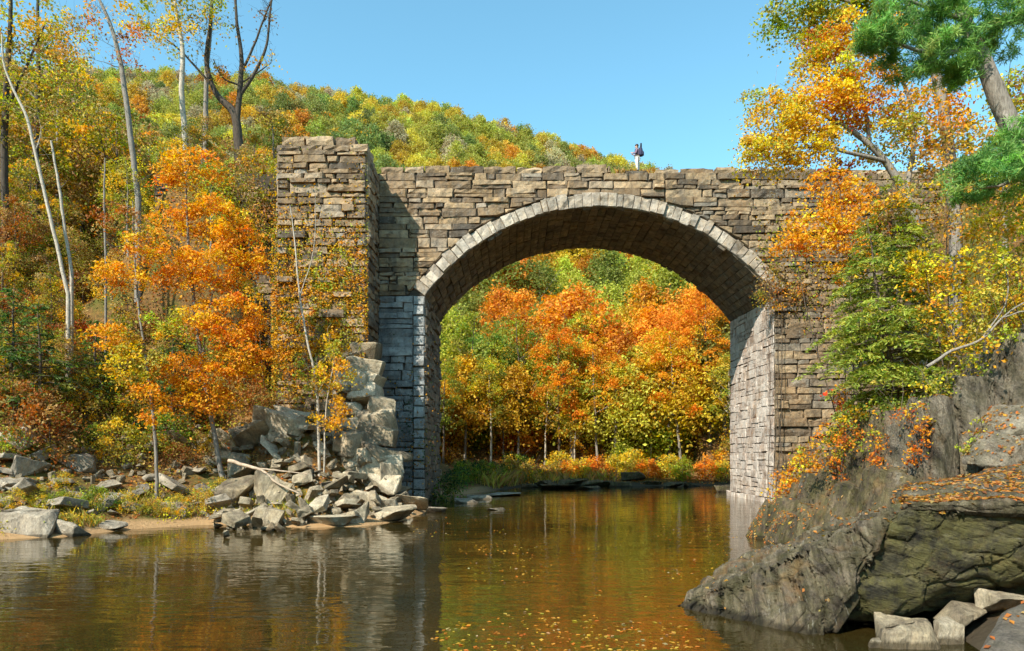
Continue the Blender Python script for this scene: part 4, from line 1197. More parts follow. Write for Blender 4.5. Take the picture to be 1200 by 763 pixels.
thicket('shrub', 'olive bush over the low wall behind the stone tower', 220, [(300, 300, 40.5), (312, 300, 40.5)], [(300, 205, 34, 30, 40.6, .8, 1300), (308, 255, 30, 34, 40.6, .7, 1200), (285, 230, 30, 40, 40.4, .8, 900)], OL_P, (.17, .11), extra=40, sig=.3)
thicket('shrub', 'brown twiggy brush growing out of the wall where the arch ring meets the pier', 221, [(905, 368, 41.5), (912, 366, 41.4), (899, 368, 41.5), (922, 362, 41.4)], [(898, 338, 18, 18, 41.4, .4, 420), (912, 325, 22, 20, 41.4, .4, 460), (930, 340, 24, 18, 41.3, .4, 420), (905, 352, 18, 8, 41.4, .3, 260)], [(3, TAN), (3, BROWN), (2, OLIVE), (1.5, GOLD), (1, DEEP)], (.12, .08), extra=160, sig=.24)
thicket('shrub', 'orange creeping plants over the dark layered rocks', 222, [(960, 560, 22.5), (1000, 530, 21), (1030, 510, 19.6)], [(962, 535, 26, 16, 22.3, .4, 520), (1000, 512, 24, 14, 20.8, .4, 460), (1028, 520, 12, 26, 19.2, .3, 320), (985, 560, 18, 12, 21.6, .3, 260)], [(3, ORANGE), (2, DEEP), (2, RUST), (1, LIME)], (.085, .06), extra=30, sig=.14, stem_r=.01)
thicket('shrub', 'orange and red leaves sprouting from the cleft beside the grey slabs', 223, [(1075, 560, 17.8), (1085, 556, 17.6)], [(1072, 520, 9, 30, 17.6, .25, 300), (1085, 500, 14, 12, 17.6, .25, 200), (1068, 480, 16, 8, 18, .3, 200)], [(3, DEEP), (2, ORANGE), (1, RED)], (.07, .05), extra=16, sig=.1, stem_r=.008)
thicket('shrub', 'yellow green saplings spilling over the top of the grey slabs', 224, [(1098, 478, 18.2), (1112, 470, 18), (1126, 462, 17.8)], [(1095, 455, 22, 18, 18, .4, 420), (1120, 440, 24, 18, 17.8, .4, 420), (1080, 478, 12, 16, 17.9, .3, 200), (1148, 425, 18, 12, 17.5, .3, 220)], [(3, LIME), (2, PALE), (2, YELLOW), (1, GREEN)], (.085, .06), extra=40, sig=.14, stem_r=.012)
thicket('shrub', 'fresh green shrub on the ledge under the feathery hemlock', 225, [(1010, 500, 20.9), (1030, 492, 20.6), (990, 520, 21.6)], [(1000, 488, 24, 14, 21.2, .4, 460), (1030, 476, 20, 12, 20.6, .4, 320), (978, 512, 16, 14, 22, .3, 260), (1060, 478, 18, 12, 19.6, .3, 260)], [(3, (.20, .26, .04)), (2, LIME), (1.5, GREEN), (1, GOLD)], (.10, .07), extra=24, sig=.16, stem_r=.012)
def stick(name, label, pts, rad, seed, cat='log', mat='driftwood', forks=()):
    r = rng(seed); l = [resample([P(*p) for p in pts], np.linspace(rad, rad * .35, len(pts)), .15, .012, r)]
    for f in forks: l.append(resample([P(*p) for p in f], np.linspace(rad * .5, rad * .2, len(f)), .15, .01, r))
    b = l[0][0][0]; V, Q, n = [], [], 0
    for p, a in l:
        v, q = tube(p - b, a, 7); V.append(v); Q.append(q + n); n += len(v)
    o = link(name, mesh_np(name, np.concatenate(V), [np.concatenate(Q)], M[mat], None, True), None, b)
    return tag(o, label, cat)
stick('fallen_branch', 'bare forked pale branch leaning across the slope above the grey slabs', [(1086, 430, 17, 0)[:3], (1115, 412, 17), (1150, 398, 16.8), (1180, 368, 16.6), (1225, 340, 16.4)], .045, 301, 'branch', 'bark_grey', [[(1150, 398, 16.8), (1180, 350, 16.8), (1176, 300, 16.8)], [(1176, 372, 16.6), (1200, 365, 16.4), (1220, 372, 16.2)]])
stick('driftwood_log', 'curved bleached log lying over the rubble blocks', [(268, 540, 32.2), (286, 545, 32), (308, 552, 31.6), (325, 566, 31.2), (350, 578, 31)], .10, 302, forks=[[(300, 549, 31.7), (330, 552, 31.6), (362, 556, 31.6)]])
stick('driftwood_log', 'short bleached log on the sand at the foot of the rubble', [(268, 600, 29.9), (280, 606, 29.6), (300, 612, 29.3)], .085, 303)

# ------------------------------------------------------------------ woods
print('woods')
occupied = []
def site_ok(x, y, dmin):
    for (a, b, d) in occupied:
        if (a - x)**2 + (b - y)**2 < (min(d, dmin))**2: return False
    occupied.append((x, y, dmin)); return True

# hill trees: five shapes, shared by all
HT = []
for s_, (H, c0, cr, nc, nl, lf) in enumerate([(13, 3.5, 4.3, 90, 6200, (.40, .28)), (14.5, 4.5, 4.0, 84, 6000, (.40, .28)), (11.5, 2.5, 4.4, 86, 6000, (.40, .28)), (13.5, 4.5, 3.7, 60, 3400, (.38, .26)), (12.5, 3, 4.8, 96, 6800, (.40, .28))]):
    HT.append(generic_tree(400 + s_, H, c0, cr, nc, nl, lf, .2, 'bark_grey', limbs=4, per_sig=.75, flat=.7, twig=.008))
HC = conifer_mesh(410, 13, 2.9, .2, 22, (.62, .28), .35, None, 1.0, dens=9)

KIND = [('orange', (.66, .27, .03), 2.4), ('deep orange', (.58, .18, .02), 1.2), ('golden', (.60, .38, .04), 3.4), ('yellow', (.64, .51, .06), 3.2), ('yellow green', (.42, .42, .06), 5.0), ('olive green', (.26, .28, .055), 3.6), ('green', (.17, .25, .05), 2.0), ('tan grey', (.42, .34, .2), 1.5), ('rust red', (.46, .15, .03), .6)]
KW = np.array([k[2] for k in KIND])
def kind_at(x, y, r):
    f = np.array([fbm([[x * .018, y * .018, 3.1 * i]], 2)[0] for i in range(len(KIND))])
    w = KW * np.exp(3.0 * f)
    if y > 120: w = w * np.array([.75, .3, 1.3, 1.5, 1.9, 1.3, 1.1, .9, .3])
    return r.choice(len(KIND), p=w / w.sum())

r = rng(77)
cand = []
for t_ in range(26000):
    Y = math.sqrt(r.uniform(72**2, 212**2)); px = r.uniform(-70, 930); X = (px - 600) / F * Y
    cand.append((X, Y))
cand = np.array(cand); cz = terrain(cand[:, 0], cand[:, 1])
cd = shore_dist(cand[:, 0], cand[:, 1])
order = np.argsort(cand[:, 1])
grid = {}
sites = []
for i in order:
    X, Y = cand[i]
    if cd[i] < 8: continue
    sp_ = 4.6 if Y < 125 else 4.0
    gk = (int(X // 7), int(Y // 7)); bad = False
    for a in (-1, 0, 1):
        for b in (-1, 0, 1):
            for (u, v) in grid.get((gk[0] + a, gk[1] + b), ()):
                if (u - X)**2 + (v - Y)**2 < sp_**2: bad = True
    if bad: continue
    px = 600 + F * X / Y
    top = HZ - (cz[i] + 15 - CAMZ) / Y * F; bot = HZ - (cz[i] - CAMZ) / Y * F
    w = 5.0 / Y * F
    if 440 < px - w and px + w < 960:
        above = top < 202
        arch = bot > 286 and top < 575 and 500 < px < 870
        if not (above or arch): continue
    elif px > 960: continue
    if px < 335 - w and top > 190 and Y < 90: continue
    if px + w < 440 and top > 240: continue          # behind the near bank
    grid.setdefault(gk, []).append((X, Y)); sites.append((X, Y, cz[i], px, top, bot))
sites.sort(key=lambda s: s[1])
print('hill trees', len(sites))
KINDNAME = {k[0]: k for k in KIND}
LAND = []
def zone(px, Y, top):
    if top < 210 and Y > 150: return 'on the hill ridge against the sky' if top < np.interp(px, RIDGE_PX, RIDGE_PY) + 12 else 'on the upper hillside beyond the bridge'
    if px < 440: return 'on the hill behind the stone tower'
    if Y < 86: return 'on the far bank framed by the arch'
    return 'on the slope seen through the arch' if top > 200 else 'on the hillside above the parapet'
roots_src = {}
stuffV, stuffQ, stuffC, sn = [], [], [], 0
for n_, (X, Y, Z, px, top, bot) in enumerate(sites):
    ki = kind_at(X, Y, r)
    if px < 400 and r.random() < .55: ki = r.choice([2, 7, 5, 5, 7, 0, 4])
    kname, kc, _ = KIND[ki]
    if 505 < px < 610 and Y < 135: kname, kc, _ = KIND[r.choice([4, 5, 5, 8, 2, 0])]
    if 610 <= px < 870 and Y < 135: kname, kc, _ = KIND[r.choice([4, 4, 2, 5, 0, 0, 5, 1, 4, 2])]
    if 780 < px < 870 and Y < 110 and r.random() < .4: kname, kc, _ = KIND[0]
    if px > 440 and Y > 135: kname, kc, _ = KIND[r.choice([3, 4, 4, 4, 4, 2, 2, 5, 5, 6, 3, 0, 7])]
    con = r.random() < .035 and Y < 150
    ti = r.integers(5); sc = r.uniform(.78, 1.12) * (1.0 if Y < 125 else .72)
    col = np.clip(np.array(kc) * np.exp(r.normal(0, .14)) * np.exp(r.normal(0, .05, 3)), .01, .8)
    if Y > 135: col = col * .78 + np.array([.27, .27, .15]) * .22  # distance haze mixed into the leaf colour of the farthest crowns
    rot = r.uniform(0, 6.28); scv = (sc * r.uniform(.9, 1.12), sc * r.uniform(.9, 1.12), sc)
    zn = zone(px, Y, top)
    if n_ < 225:
        if con: kname, col, key = 'dark green conifer', np.array((.05, .085, .03)), 'c'
        else: key = ti
        lab = (kname + ' tree ' + zn) if not con else kname + ' ' + zn
        grp = (kname + ' trees ' + zn) if not con else kname + 's ' + zn
        if key not in roots_src:
            tm, cm = HC if key == 'c' else HT[ti]
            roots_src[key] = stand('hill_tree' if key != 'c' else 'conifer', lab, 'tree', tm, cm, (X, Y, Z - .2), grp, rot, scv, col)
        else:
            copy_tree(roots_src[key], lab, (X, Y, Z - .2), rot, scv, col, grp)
    else:
        me = HT[ti][1]; nv = len(me.vertices)
        v = np.empty(nv * 3, np.float32); me.vertices.foreach_get('co', v); v = v.reshape(-1, 3)
        tn = np.empty(len(me.polygons), np.float32); me.attributes['tone'].data.foreach_get('value', tn)
        keep = np.arange(len(tn)) % 5 < 2          # far crowns need fewer leaves
        v = v.reshape(-1, 4, 3)[keep]; tn = tn[keep]
        v = (v - v.mean(1, keepdims=True)) * 1.45 + v.mean(1, keepdims=True)
        c_, s_ = math.cos(rot), math.sin(rot)
        v = v.reshape(-1, 3) @ np.array([[c_, s_, 0], [-s_, c_, 0], [0, 0, 1]]) * np.array(scv) + np.array([X, Y, Z - .2])
        q = np.arange(len(v)).reshape(-1, 4) + sn; sn += len(v)
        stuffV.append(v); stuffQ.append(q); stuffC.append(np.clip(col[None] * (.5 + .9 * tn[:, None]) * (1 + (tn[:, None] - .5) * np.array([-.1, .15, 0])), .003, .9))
if stuffV:
    o = link('far_forest', mesh_np('far_forest', np.concatenate(stuffV), [np.concatenate(stuffQ)], M['leaf'], {'leafcol': np.concatenate(stuffC)}))
    tag(o, 'autumn forest of mixed yellow and green crowns covering the far hill', 'forest', None, 'stuff')

# far bank maples with visible trunks, framed by the arch
FB = []
for s_, (H, c0, cr, nc, nl, pl, bk) in enumerate([(14.5, 5.6, 3.6, 70, 7600, OR_P, 'bark_grey'), (16, 6.5, 3.8, 74, 8000, [(4, ORANGE), (4, DEEP), (1, GOLD)], 'bark'), (13.5, 5.5, 3.3, 60, 6000, YG_P, 'bark_white'), (15, 6, 3.5, 60, 6000, [(3, LIME), (2, OLIVE), (2, GREEN), (1, GOLD)], 'bark'), (12, 4.5, 2.9, 50, 5000, YE_P, 'bark_white')]):
    FB.append(generic_tree(430 + s_, H, c0, cr, nc, nl, (.21, .14), .15, bk, limbs=6, per_sig=.42, palette=pl, flat=.45))
far_list = [(832, 69, 1, 1.08, 'deep orange maple nearest the sunlit pier, on the far bank'), (800, 67, 0, 1.08, 'bright orange maple standing second from the sunlit pier on the far bank'), (748, 70, 2, .9, 'yellow green tree between the orange maples in the middle of the far bank'),
            (700, 66.5, 0, 1.02, 'bright orange maple in the middle of the far bank with several trunks'), (655, 68, 1, .95, 'deep orange maple on the far bank between the middle maple and the olive tree'), (612, 71, 3, 1.05, 'olive brown tree on the far bank beside the deep orange maple'),
            (575, 66, 2, .9, 'yellow green tree on the far bank above the shaded shallows'), (545, 69, 3, 1.1, 'olive tree close to the shaded pier on the far bank'), (520, 64, 3, .8, 'small olive brown tree half hidden by the shaded pier'), (770, 73, 4, 1.1, 'pale yellow tree behind the bright orange maples of the far bank'),
            (858, 66, 2, .85, 'yellow green tree half hidden behind the sunlit pier'), (680, 74, 2, 1.1, 'taller yellow green tree behind the middle maples of the far bank'), (820, 76, 0, 1.15, 'taller orange maple behind the deep orange one by the sunlit pier'),
            (762, 68.5, 2, .7, 'slim yellow green tree near the water between the orange maples'), (638, 68, 2, .72, 'slim yellow green tree near the water beside the deep orange maple'), (672, 67.5, 4, .66, 'small slim yellow tree at the water under the deep orange maple'), (782, 71, 1, 1.0, 'vivid orange maple between the bright orange maples near the sunlit pier'), (852, 73, 0, 1.15, 'tall bright orange maple partly hidden by the sunlit pier'), (590, 68, 3, .75, 'slim green tree at the shaded end of the far bank')]
srcs = {}
for px, Y, ti, sc, lab in far_list:
    Y += 4.5; X = (px - 600) / F * Y; loc = (X, Y, tz(X, Y) - .1); rot = r.uniform(0, 6.28)
    if ti not in srcs: srcs[ti] = stand('maple_tree' if ti < 2 else 'broadleaf_tree', lab, 'tree', *FB[ti], loc, 'trees on the far bank', rot, sc)
    else: copy_tree(srcs[ti], lab, loc, rot, sc, None, 'trees on the far bank')
# low bushes along the far bank
SB = [generic_tree(450 + s_, 2.6, .25, 1.5, 26, 1500, (.19, .13), .04, 'bark', limbs=3, per_sig=.3, palette=pl) for s_, pl in enumerate([YE_P, OR_D, [(3, (.30, .36, .03)), (2, LIME)], OL_P, GR_P])]
SN = ['yellow', 'rusty orange', 'bright lime', 'olive brown', 'dark green']
fs = {}
for k_, (px, Y, ti, sc) in enumerate([(846, 62.6, 0, .8), (825, 63.5, 1, .9), (800, 62.8, 2, .9), (785, 64, 0, 1.0), (760, 62.8, 1, .85), (742, 63.6, 0, 1.15), (722, 62.9, 0, 1.0), (700, 63.6, 1, 1.0), (682, 62.8, 0, .9), (664, 63.4, 1, .85), (645, 63, 3, .8), (622, 62.6, 3, .8), (600, 62, 3, .9), (580, 60.5, 4, .8), (560, 58, 4, .8), (545, 55, 4, .8), (852, 66, 3, 1.1), (730, 67, 2, 1.1), (655, 66, 0, 1.1), (605, 65, 4, 1.1)]):
    Y += 4.6 if Y > 60.6 else 1.0
    X = (px - 600) / F * Y; loc = (X, Y, tz(X, Y) - .05)
    zn = 'under the maples near the sunlit pier' if px > 770 else ('in the middle of the far bank' if px > 660 else 'at the shaded end of the far bank')
    lab = f'{SN[ti]} bush at the water {zn}'; g_ = f'{SN[ti]} bushes {zn}'
    if ti not in fs: fs[ti] = stand('bush', lab, 'shrub', *SB[ti], loc, g_, k_, sc, tname='stem', cname='foliage')
    else: copy_tree(fs[ti], lab, loc, k_ * 1.7, sc, None, g_)

r = rng(88)
for k_ in range(26):
    px = r.uniform(525, 860); Y = r.uniform(73, 90); ti = r.choice([0, 0, 1, 1, 2, 3]); X = (px - 600) / F * Y
    copy_tree(fs[ti], f'{SN[ti]} bush under the trees of the slope seen through the arch', (X, Y, tz(X, Y) - .05), r.uniform(0, 6), r.uniform(1.2, 2.0), None, f'{SN[ti]} bushes under the trees seen through the arch')
# wooded slope beyond the rubble bank
LF = [generic_tree(460 + s_, H, c0, cr, nc, nl, (.23, .155), .15, bk, limbs=5, per_sig=.45, palette=pl) for s_, (H, c0, cr, nc, nl, pl, bk) in enumerate([(11, 3.2, 3.2, 50, 4200, OL_P, 'bark'), (10, 2.5, 3.0, 48, 4000, [(2, (.46, .27, .04)), (3, TAN), (3, OLIVE), (1, BROWN)], 'bark_grey'), (9, 2, 3.0, 44, 3800, BR_P, 'bark'), (12, 4, 3.2, 44, 3200, YG_P, 'bark_grey')])]
LN = ['olive brown', 'golden tan', 'rusty brown', 'yellow green']
ls = {}; r = rng(81); pts = []
for t_ in range(4000):
    Y = r.uniform(32, 76); px = r.uniform(-60, 330); X = (px - 600) / F * Y
    if shore_dist(np.array([X]), np.array([Y]))[0] < (9.5 if px < 200 else 11): continue
    if X > -15.5 and 36 < Y < 53: continue
    if any((a - X)**2 + (b - Y)**2 < (2.9 if Y < 46 else 3.7)**2 for a, b in pts): continue
    pts.append((X, Y))
pts.sort(key=lambda q: q[1])
for k_, (X, Y) in enumerate(pts[:110]):
    px = 600 + F * X / Y; ti = r.choice([0, 0, 1, 1, 2, 3]); sc = r.uniform(.72, 1.0) * (0.46 if Y < 40 else 0.62 if Y < 47 else 1.0)
    if Y > 48: sc *= 1.22
    zn = ('near the pale leaning stems' if px < 110 else ('between the pale leaning stems and the birches' if px < 200 else 'behind the birches')) + (' low on the wooded slope' if Y < 50 else ' high on the wooded slope')
    lab = f'{LN[ti]} tree {zn}'; g_ = f'{LN[ti]} trees {zn}'
    loc = (X, Y, tz(X, Y) - .15)
    if ti not in ls: ls[ti] = stand('slope_tree', lab, 'tree', *LF[ti], loc, g_, r.uniform(0, 6), sc)
    else: copy_tree(ls[ti], lab, loc, r.uniform(0, 6), sc, None, g_)

r = rng(86); n0 = 0
for k_, (px, Y, ti, sc) in enumerate([(300, 54, 1, .82), (322, 57, 0, .8), (262, 56, 1, .95), (232, 58, 0, 1.0), (196, 55, 1, 1.05), (176, 59, 3, 1.0), (130, 54, 1, 1.1), (98, 57, 0, 1.15), (64, 53, 3, 1.15), (30, 56, 1, 1.2), (-8, 54, 0, 1.2), (345, 60, 3, .75), (282, 62, 2, .8)]):
    X = (px - 600) / F * Y
    zn = 'rising behind the dark forked tree' if px > 225 else 'rising behind the curving grey trunk'
    copy_tree(ls[ti], f'tall {LN[ti]} tree {zn}', (X, Y, tz(X, Y) - .15), r.uniform(0, 6), sc * 1.12, None, f'tall {LN[ti]} trees {zn}')
# evergreens and bushes on the slope
tm, cm = conifer_mesh(470, 4.6, 1.9, .09, 20, (.20, .07), palette=[(3, (.09, .16, .035)), (2, (.05, .10, .025)), (1.5, (.18, .22, .045))], base_h=.2, dens=26)
hs = None
for (px, py, sc, lab) in [(46, 490, 1.2, 'feathery dark green hemlock on the slope, below the pale leaning stems'), (112, 478, 1.0, 'dark green hemlock on the slope beside the red bush'), (203, 500, 1.15, 'shaded hemlock standing behind the thin sapling and the orange tree'), (15, 470, 1.2, 'dark hemlock highest on the slope'), (228, 500, .6, 'low dark hemlock at the foot of the orange tree'), (70, 470, .35, 'small dark evergreen bush among the brown undergrowth')]:
    g = on_ground(px, py, 24)
    if hs is None: hs = stand('hemlock_tree', lab, 'tree', tm, cm, g, 'hemlocks on the wooded slope', 0, sc)
    else: copy_tree(hs, lab, g, px, sc, None, 'hemlocks on the wooded slope')
BB = [generic_tree(480 + s_, 2.2, .15, 1.35, 26, 1500, (.125, .085), .03, 'bark', limbs=3, per_sig=.24, palette=pl) for s_, pl in enumerate([YG_P, BR_P, OL_P, [(3, (.16, .23, .03)), (2, LIME), (1, GREEN)], [(3, RED), (2, RUST)], [(3, GOLD), (2, OLIVE), (2, TAN)]])]
BN = ['yellow green', 'rusty brown', 'olive', 'fresh green', 'dark red', 'gold and olive']
bs = {}
spots = [(15, 600, 0, .45), (45, 590, 0, .4), (108, 600, 3, .5), (70, 598, 3, .4), (150, 602, 0, .45), (205, 606, 0, .5), (232, 603, 5, .5), (178, 604, 2, .4), (128, 545, 0, .6), (115, 525, 3, .55), (88, 415, 4, .9), (60, 500, 1, .8), (20, 480, 2, .8), (110, 480, 5, .8), (150, 460, 5, .9), (160, 500, 2, .7), (140, 510, 0, .5), (8, 540, 3, .6), (35, 440, 1, .9), (95, 450, 2, .9), (130, 440, 1, .8), (180, 530, 5, .6), (210, 545, 1, .5), (240, 500, 1, .8), (285, 470, 1, .9), (310, 430, 2, .9), (300, 400, 1, 1.0), (270, 440, 2, .9), (325, 470, 5, .6), (10, 420, 2, 1.0), (150, 400, 2, 1.1), (190, 420, 1, 1.0), (60, 540, 5, .4), (75, 575, 0, .4), (255, 590, 0, .5), (438, 592, 3, .3)]
r = rng(83)
for k_, (px, py, ti, sc) in enumerate(spots):
    g = on_ground(px, py, 20); sc *= r.uniform(.85, 1.15)
    zn = 'on the grassy water edge' if py > 570 else ('among the rubble blocks' if px > 240 and py > 420 else ('just above the shore rocks' if py > 495 else 'on the brown wooded slope'))
    lab = f'{BN[ti]} bush {zn}'; g_ = f'{BN[ti]} bushes {zn}'
    if ti not in bs: bs[ti] = stand('bush', lab, 'shrub', *BB[ti], g, g_, k_, sc, tname='stem', cname='foliage')
    else: copy_tree(bs[ti], lab, g, k_ * 1.3, sc, None, g_)
r = rng(84); sp2 = []
for t_ in range(3000):
    px = r.uniform(-30, 330); Y = r.uniform(30, 46); X = (px - 600) / F * Y
    d_ = shore_dist(np.array([X]), np.array([Y]))[0]
    if d_ < 5.5 or X > -14.5: continue
    if any((a - X)**2 + (b - Y)**2 < 1.5**2 for a, b in sp2): continue
    sp2.append((X, Y))
for k_, (X, Y) in enumerate(sp2[:120]):
    ti = r.choice([1, 1, 2, 2, 5, 5, 0, 3]); sc = r.uniform(.6, 1.15)
    px = 600 + F * X / Y
    zn = 'on the wooded slope near the pale leaning stems' if px < 120 else 'on the wooded slope behind the orange tree and its sapling'
    copy_tree(bs[ti], f'{BN[ti]} bush {zn}', (X, Y, tz(X, Y) - .05), r.uniform(0, 6), sc, None, f'{BN[ti]} bushes {zn}')
# bushes on the upper bank of the other shore
for k_, (X, Y, ti, sc) in enumerate([(21, 38, 5, 1.3), (23.5, 36, 2, 1.4), (19, 33, 1, 1.1), (17, 28, 5, 1.1), (16.5, 25, 2, 1.0), (20, 28, 0, 1.4), (23, 31, 5, 1.6), (18, 22, 0, 1.0), (25, 39, 1, 1.5), (15.2, 21, 5, .8), (20.5, 24, 1, 1.4), (28, 36, 2, 1.8)]):
    lab = f'{BN[ti]} bush on the slope above the dark cliff'; g_ = f'{BN[ti]} bushes on the slope above the dark cliff'
    copy_tree(bs[ti], lab, (X, Y, tz(X, Y) - .05), k_ * 2.1, sc, None, g_)
r = rng(85); sp2 = []
for t_ in range(3000):
    X = r.uniform(13, 32); Y = r.uniform(18, 41)
    d_ = shore_dist(np.array([X]), np.array([Y]))[0]
    if d_ < 5.0 or X / Y < .50 or X / Y > .86: continue
    if any((a - X)**2 + (b - Y)**2 < 1.6**2 for a, b in sp2): continue
    sp2.append((X, Y))
for k_, (X, Y) in enumerate(sp2[:60]):
    ti = r.choice([0, 0, 5, 5, 2, 1, 3]); sc = r.uniform(.7, 1.2)
    zn = 'on the steep slope under the pine'
    copy_tree(bs[ti], f'{BN[ti]} bush {zn}', (X, Y, tz(X, Y) - .05), r.uniform(0, 6), sc, None, f'{BN[ti]} bushes {zn}')
BT = [(26, 33, 1, .9), (24, 27, 0, .8), (29, 40, 3, 1.0), (22, 20, 2, .8), (31, 34, 0, 1.1), (28, 26, 3, 1.0), (30, 30, 1, 1.1), (34, 42, 2, 1.1)]
for k_, (X, Y, ti, sc) in enumerate(BT):
    copy_tree(ls[ti], f'{LN[ti]} tree on the steep slope behind the pine', (X, Y, tz(X, Y) - .15), k_ * 1.9, sc, None, f'{LN[ti]} trees on the steep slope behind the pine')
# ------------------------------------------------------------------ rocks
print('rocks')
def hull_mesh(pts, edge, disp, seed, mat, name, facet=0.0, strata=None, rounds=5, bev=0):
    """convex block, divided finely and roughened"""
    bm = bmesh.new()
    for p in pts: bm.verts.new(p)
    res = bmesh.ops.convex_hull(bm, input=bm.verts)
    for g in list({x for x in res['geom_interior'] + res['geom_unused'] if isinstance(x, bmesh.types.BMVert)}): bm.verts.remove(g)
    if bev:
        bmesh.ops.bevel(bm, geom=list(bm.edges), offset=bev, segments=1, profile=.5, affect='EDGES')
        bmesh.ops.remove_doubles(bm, verts=bm.verts, dist=bev * .25)
    bmesh.ops.triangulate(bm, faces=bm.faces)
    for k_ in range(rounds):
        es = [e for e in bm.edges if e.calc_length() > edge]
        if not es: break
        bmesh.ops.subdivide_edges(bm, edges=es, cuts=1)
        bmesh.ops.triangulate(bm, faces=[f for f in bm.faces if len(f.verts) > 3])
    bm.normal_update()
    v = np.array([x.co for x in bm.verts]); n = np.array([x.normal for x in bm.verts])
    h = displace(v, disp, seed, strata)
    v = v + n * h[:, None]
    f = np.array([[x.index for x in q.verts] for q in bm.faces])
    bm.free()
    return v, f

def displace(v, disp, seed, strata):
    o = seed * 7.31
    h = disp[0] * fbm(v * disp[1] + o, 4, .55)
    if len(disp) > 2:
        # broken into blocks: cells stretched by disp[3], warped a little
        w = v * np.array(disp[3]) + .35 * np.stack([fbm(v * 1.3 + o + 7 * q, 2) for q in range(3)], -1)
        val, gap = worley(w, seed)
        val2, gap2 = worley(w * 2.3 + 4, seed + 3)
        h = h + disp[2] * (val - .5) * 2 - disp[2] * .8 * np.exp(-(gap / .07)**2) + disp[2] * .4 * (val2 - .5) * 2 - disp[2] * .3 * np.exp(-(gap2 / .08)**2)
    if strata is not None:
        (nx_, ny_, nz_), freq, amp = strata
        w = v @ np.array([nx_, ny_, nz_])
        w = w * freq + .9 * fbm(v * .8 + o + 3, 3)
        cell = np.floor(w); fr_ = w - cell
        lev = _hash(cell.astype(np.int64), np.full(len(w), seed), np.zeros(len(w), np.int64)) - .5
        groove = np.minimum(fr_, 1 - fr_)
        h = h + amp * lev * 2.4 - amp * .9 * np.exp(-(groove / .06)**2)
        rid = 1 - np.abs(vnoise(v * 1.7 + o)) * 2
        h = h + amp * .7 * rid + amp * .5 * np.floor(3 * fbm(v * np.array([1.3, 1.3, 1.0]) + o + 11, 2))
    return h

# rubble: a dozen broken shapes, used many times
RS = []
for s_ in range(14):
    r = rng(600 + s_)
    a, b, c = r.uniform(.8, 1.15), r.uniform(.55, .85), r.uniform(.24, .5)
    pts = r.uniform(-1, 1, (11, 3)); pts = np.sign(pts) * np.abs(pts)**.45 * np.array([a, b, c]) * .62
    v, f = hull_mesh(pts, .15, (.07, 2.0), s_, None, 'rock', bev=.018, rounds=4)
    sm = fbm(v * 5 + s_, 3)
    RS.append((v, f))
for s_ in range(10):
    r = rng(650 + s_)
    a, b, c = r.uniform(.8, 1.05), r.uniform(.5, .8), r.uniform(.30, .48)
    pts = np.array([[x, y, z] for x in (-1, 1) for y in (-1, 1) for z in (-1, 1)], float)
    pts = pts * (1 + r.normal(0, .13, (8, 3))) * np.array([a, b, c]) * .6
    pts = np.concatenate([pts, pts[r.choice(8, 2)] * r.uniform(.9, 1.12, (2, 3)) * np.array([.6, .9, 1.05])])
    v, f = hull_mesh(pts, .15, (.05, 2.2), s_ + 30, None, 'rock', bev=.02, rounds=4)
    RS.append((v, f))
NR = len(RS)
def rock_mesh(i, mat): return mesh_np('rock', RS[i][0], [RS[i][1]], M[mat])
RM = [rock_mesh(i, 'rubble') for i in range(NR)]; SM = [rock_mesh(i, 'shore') for i in range(NR)]
DM = [rock_mesh(i, 'cliff') for i in range(14)]
def rock(me, loc, size, rot, label, group=None, name='rock', cat='rock'):
    o = bpy.data.objects.new(name, me); COL.objects.link(o)
    o.location = loc; o.scale = size if not np.isscalar(size) else (size,) * 3; o.rotation_euler = rot
    return tag(o, label, cat, group)
r = rng(91)
def at(px, py, up=0.0, y0=20):
    g = on_ground(px, py, y0); return g + np.array([0, 0, up])
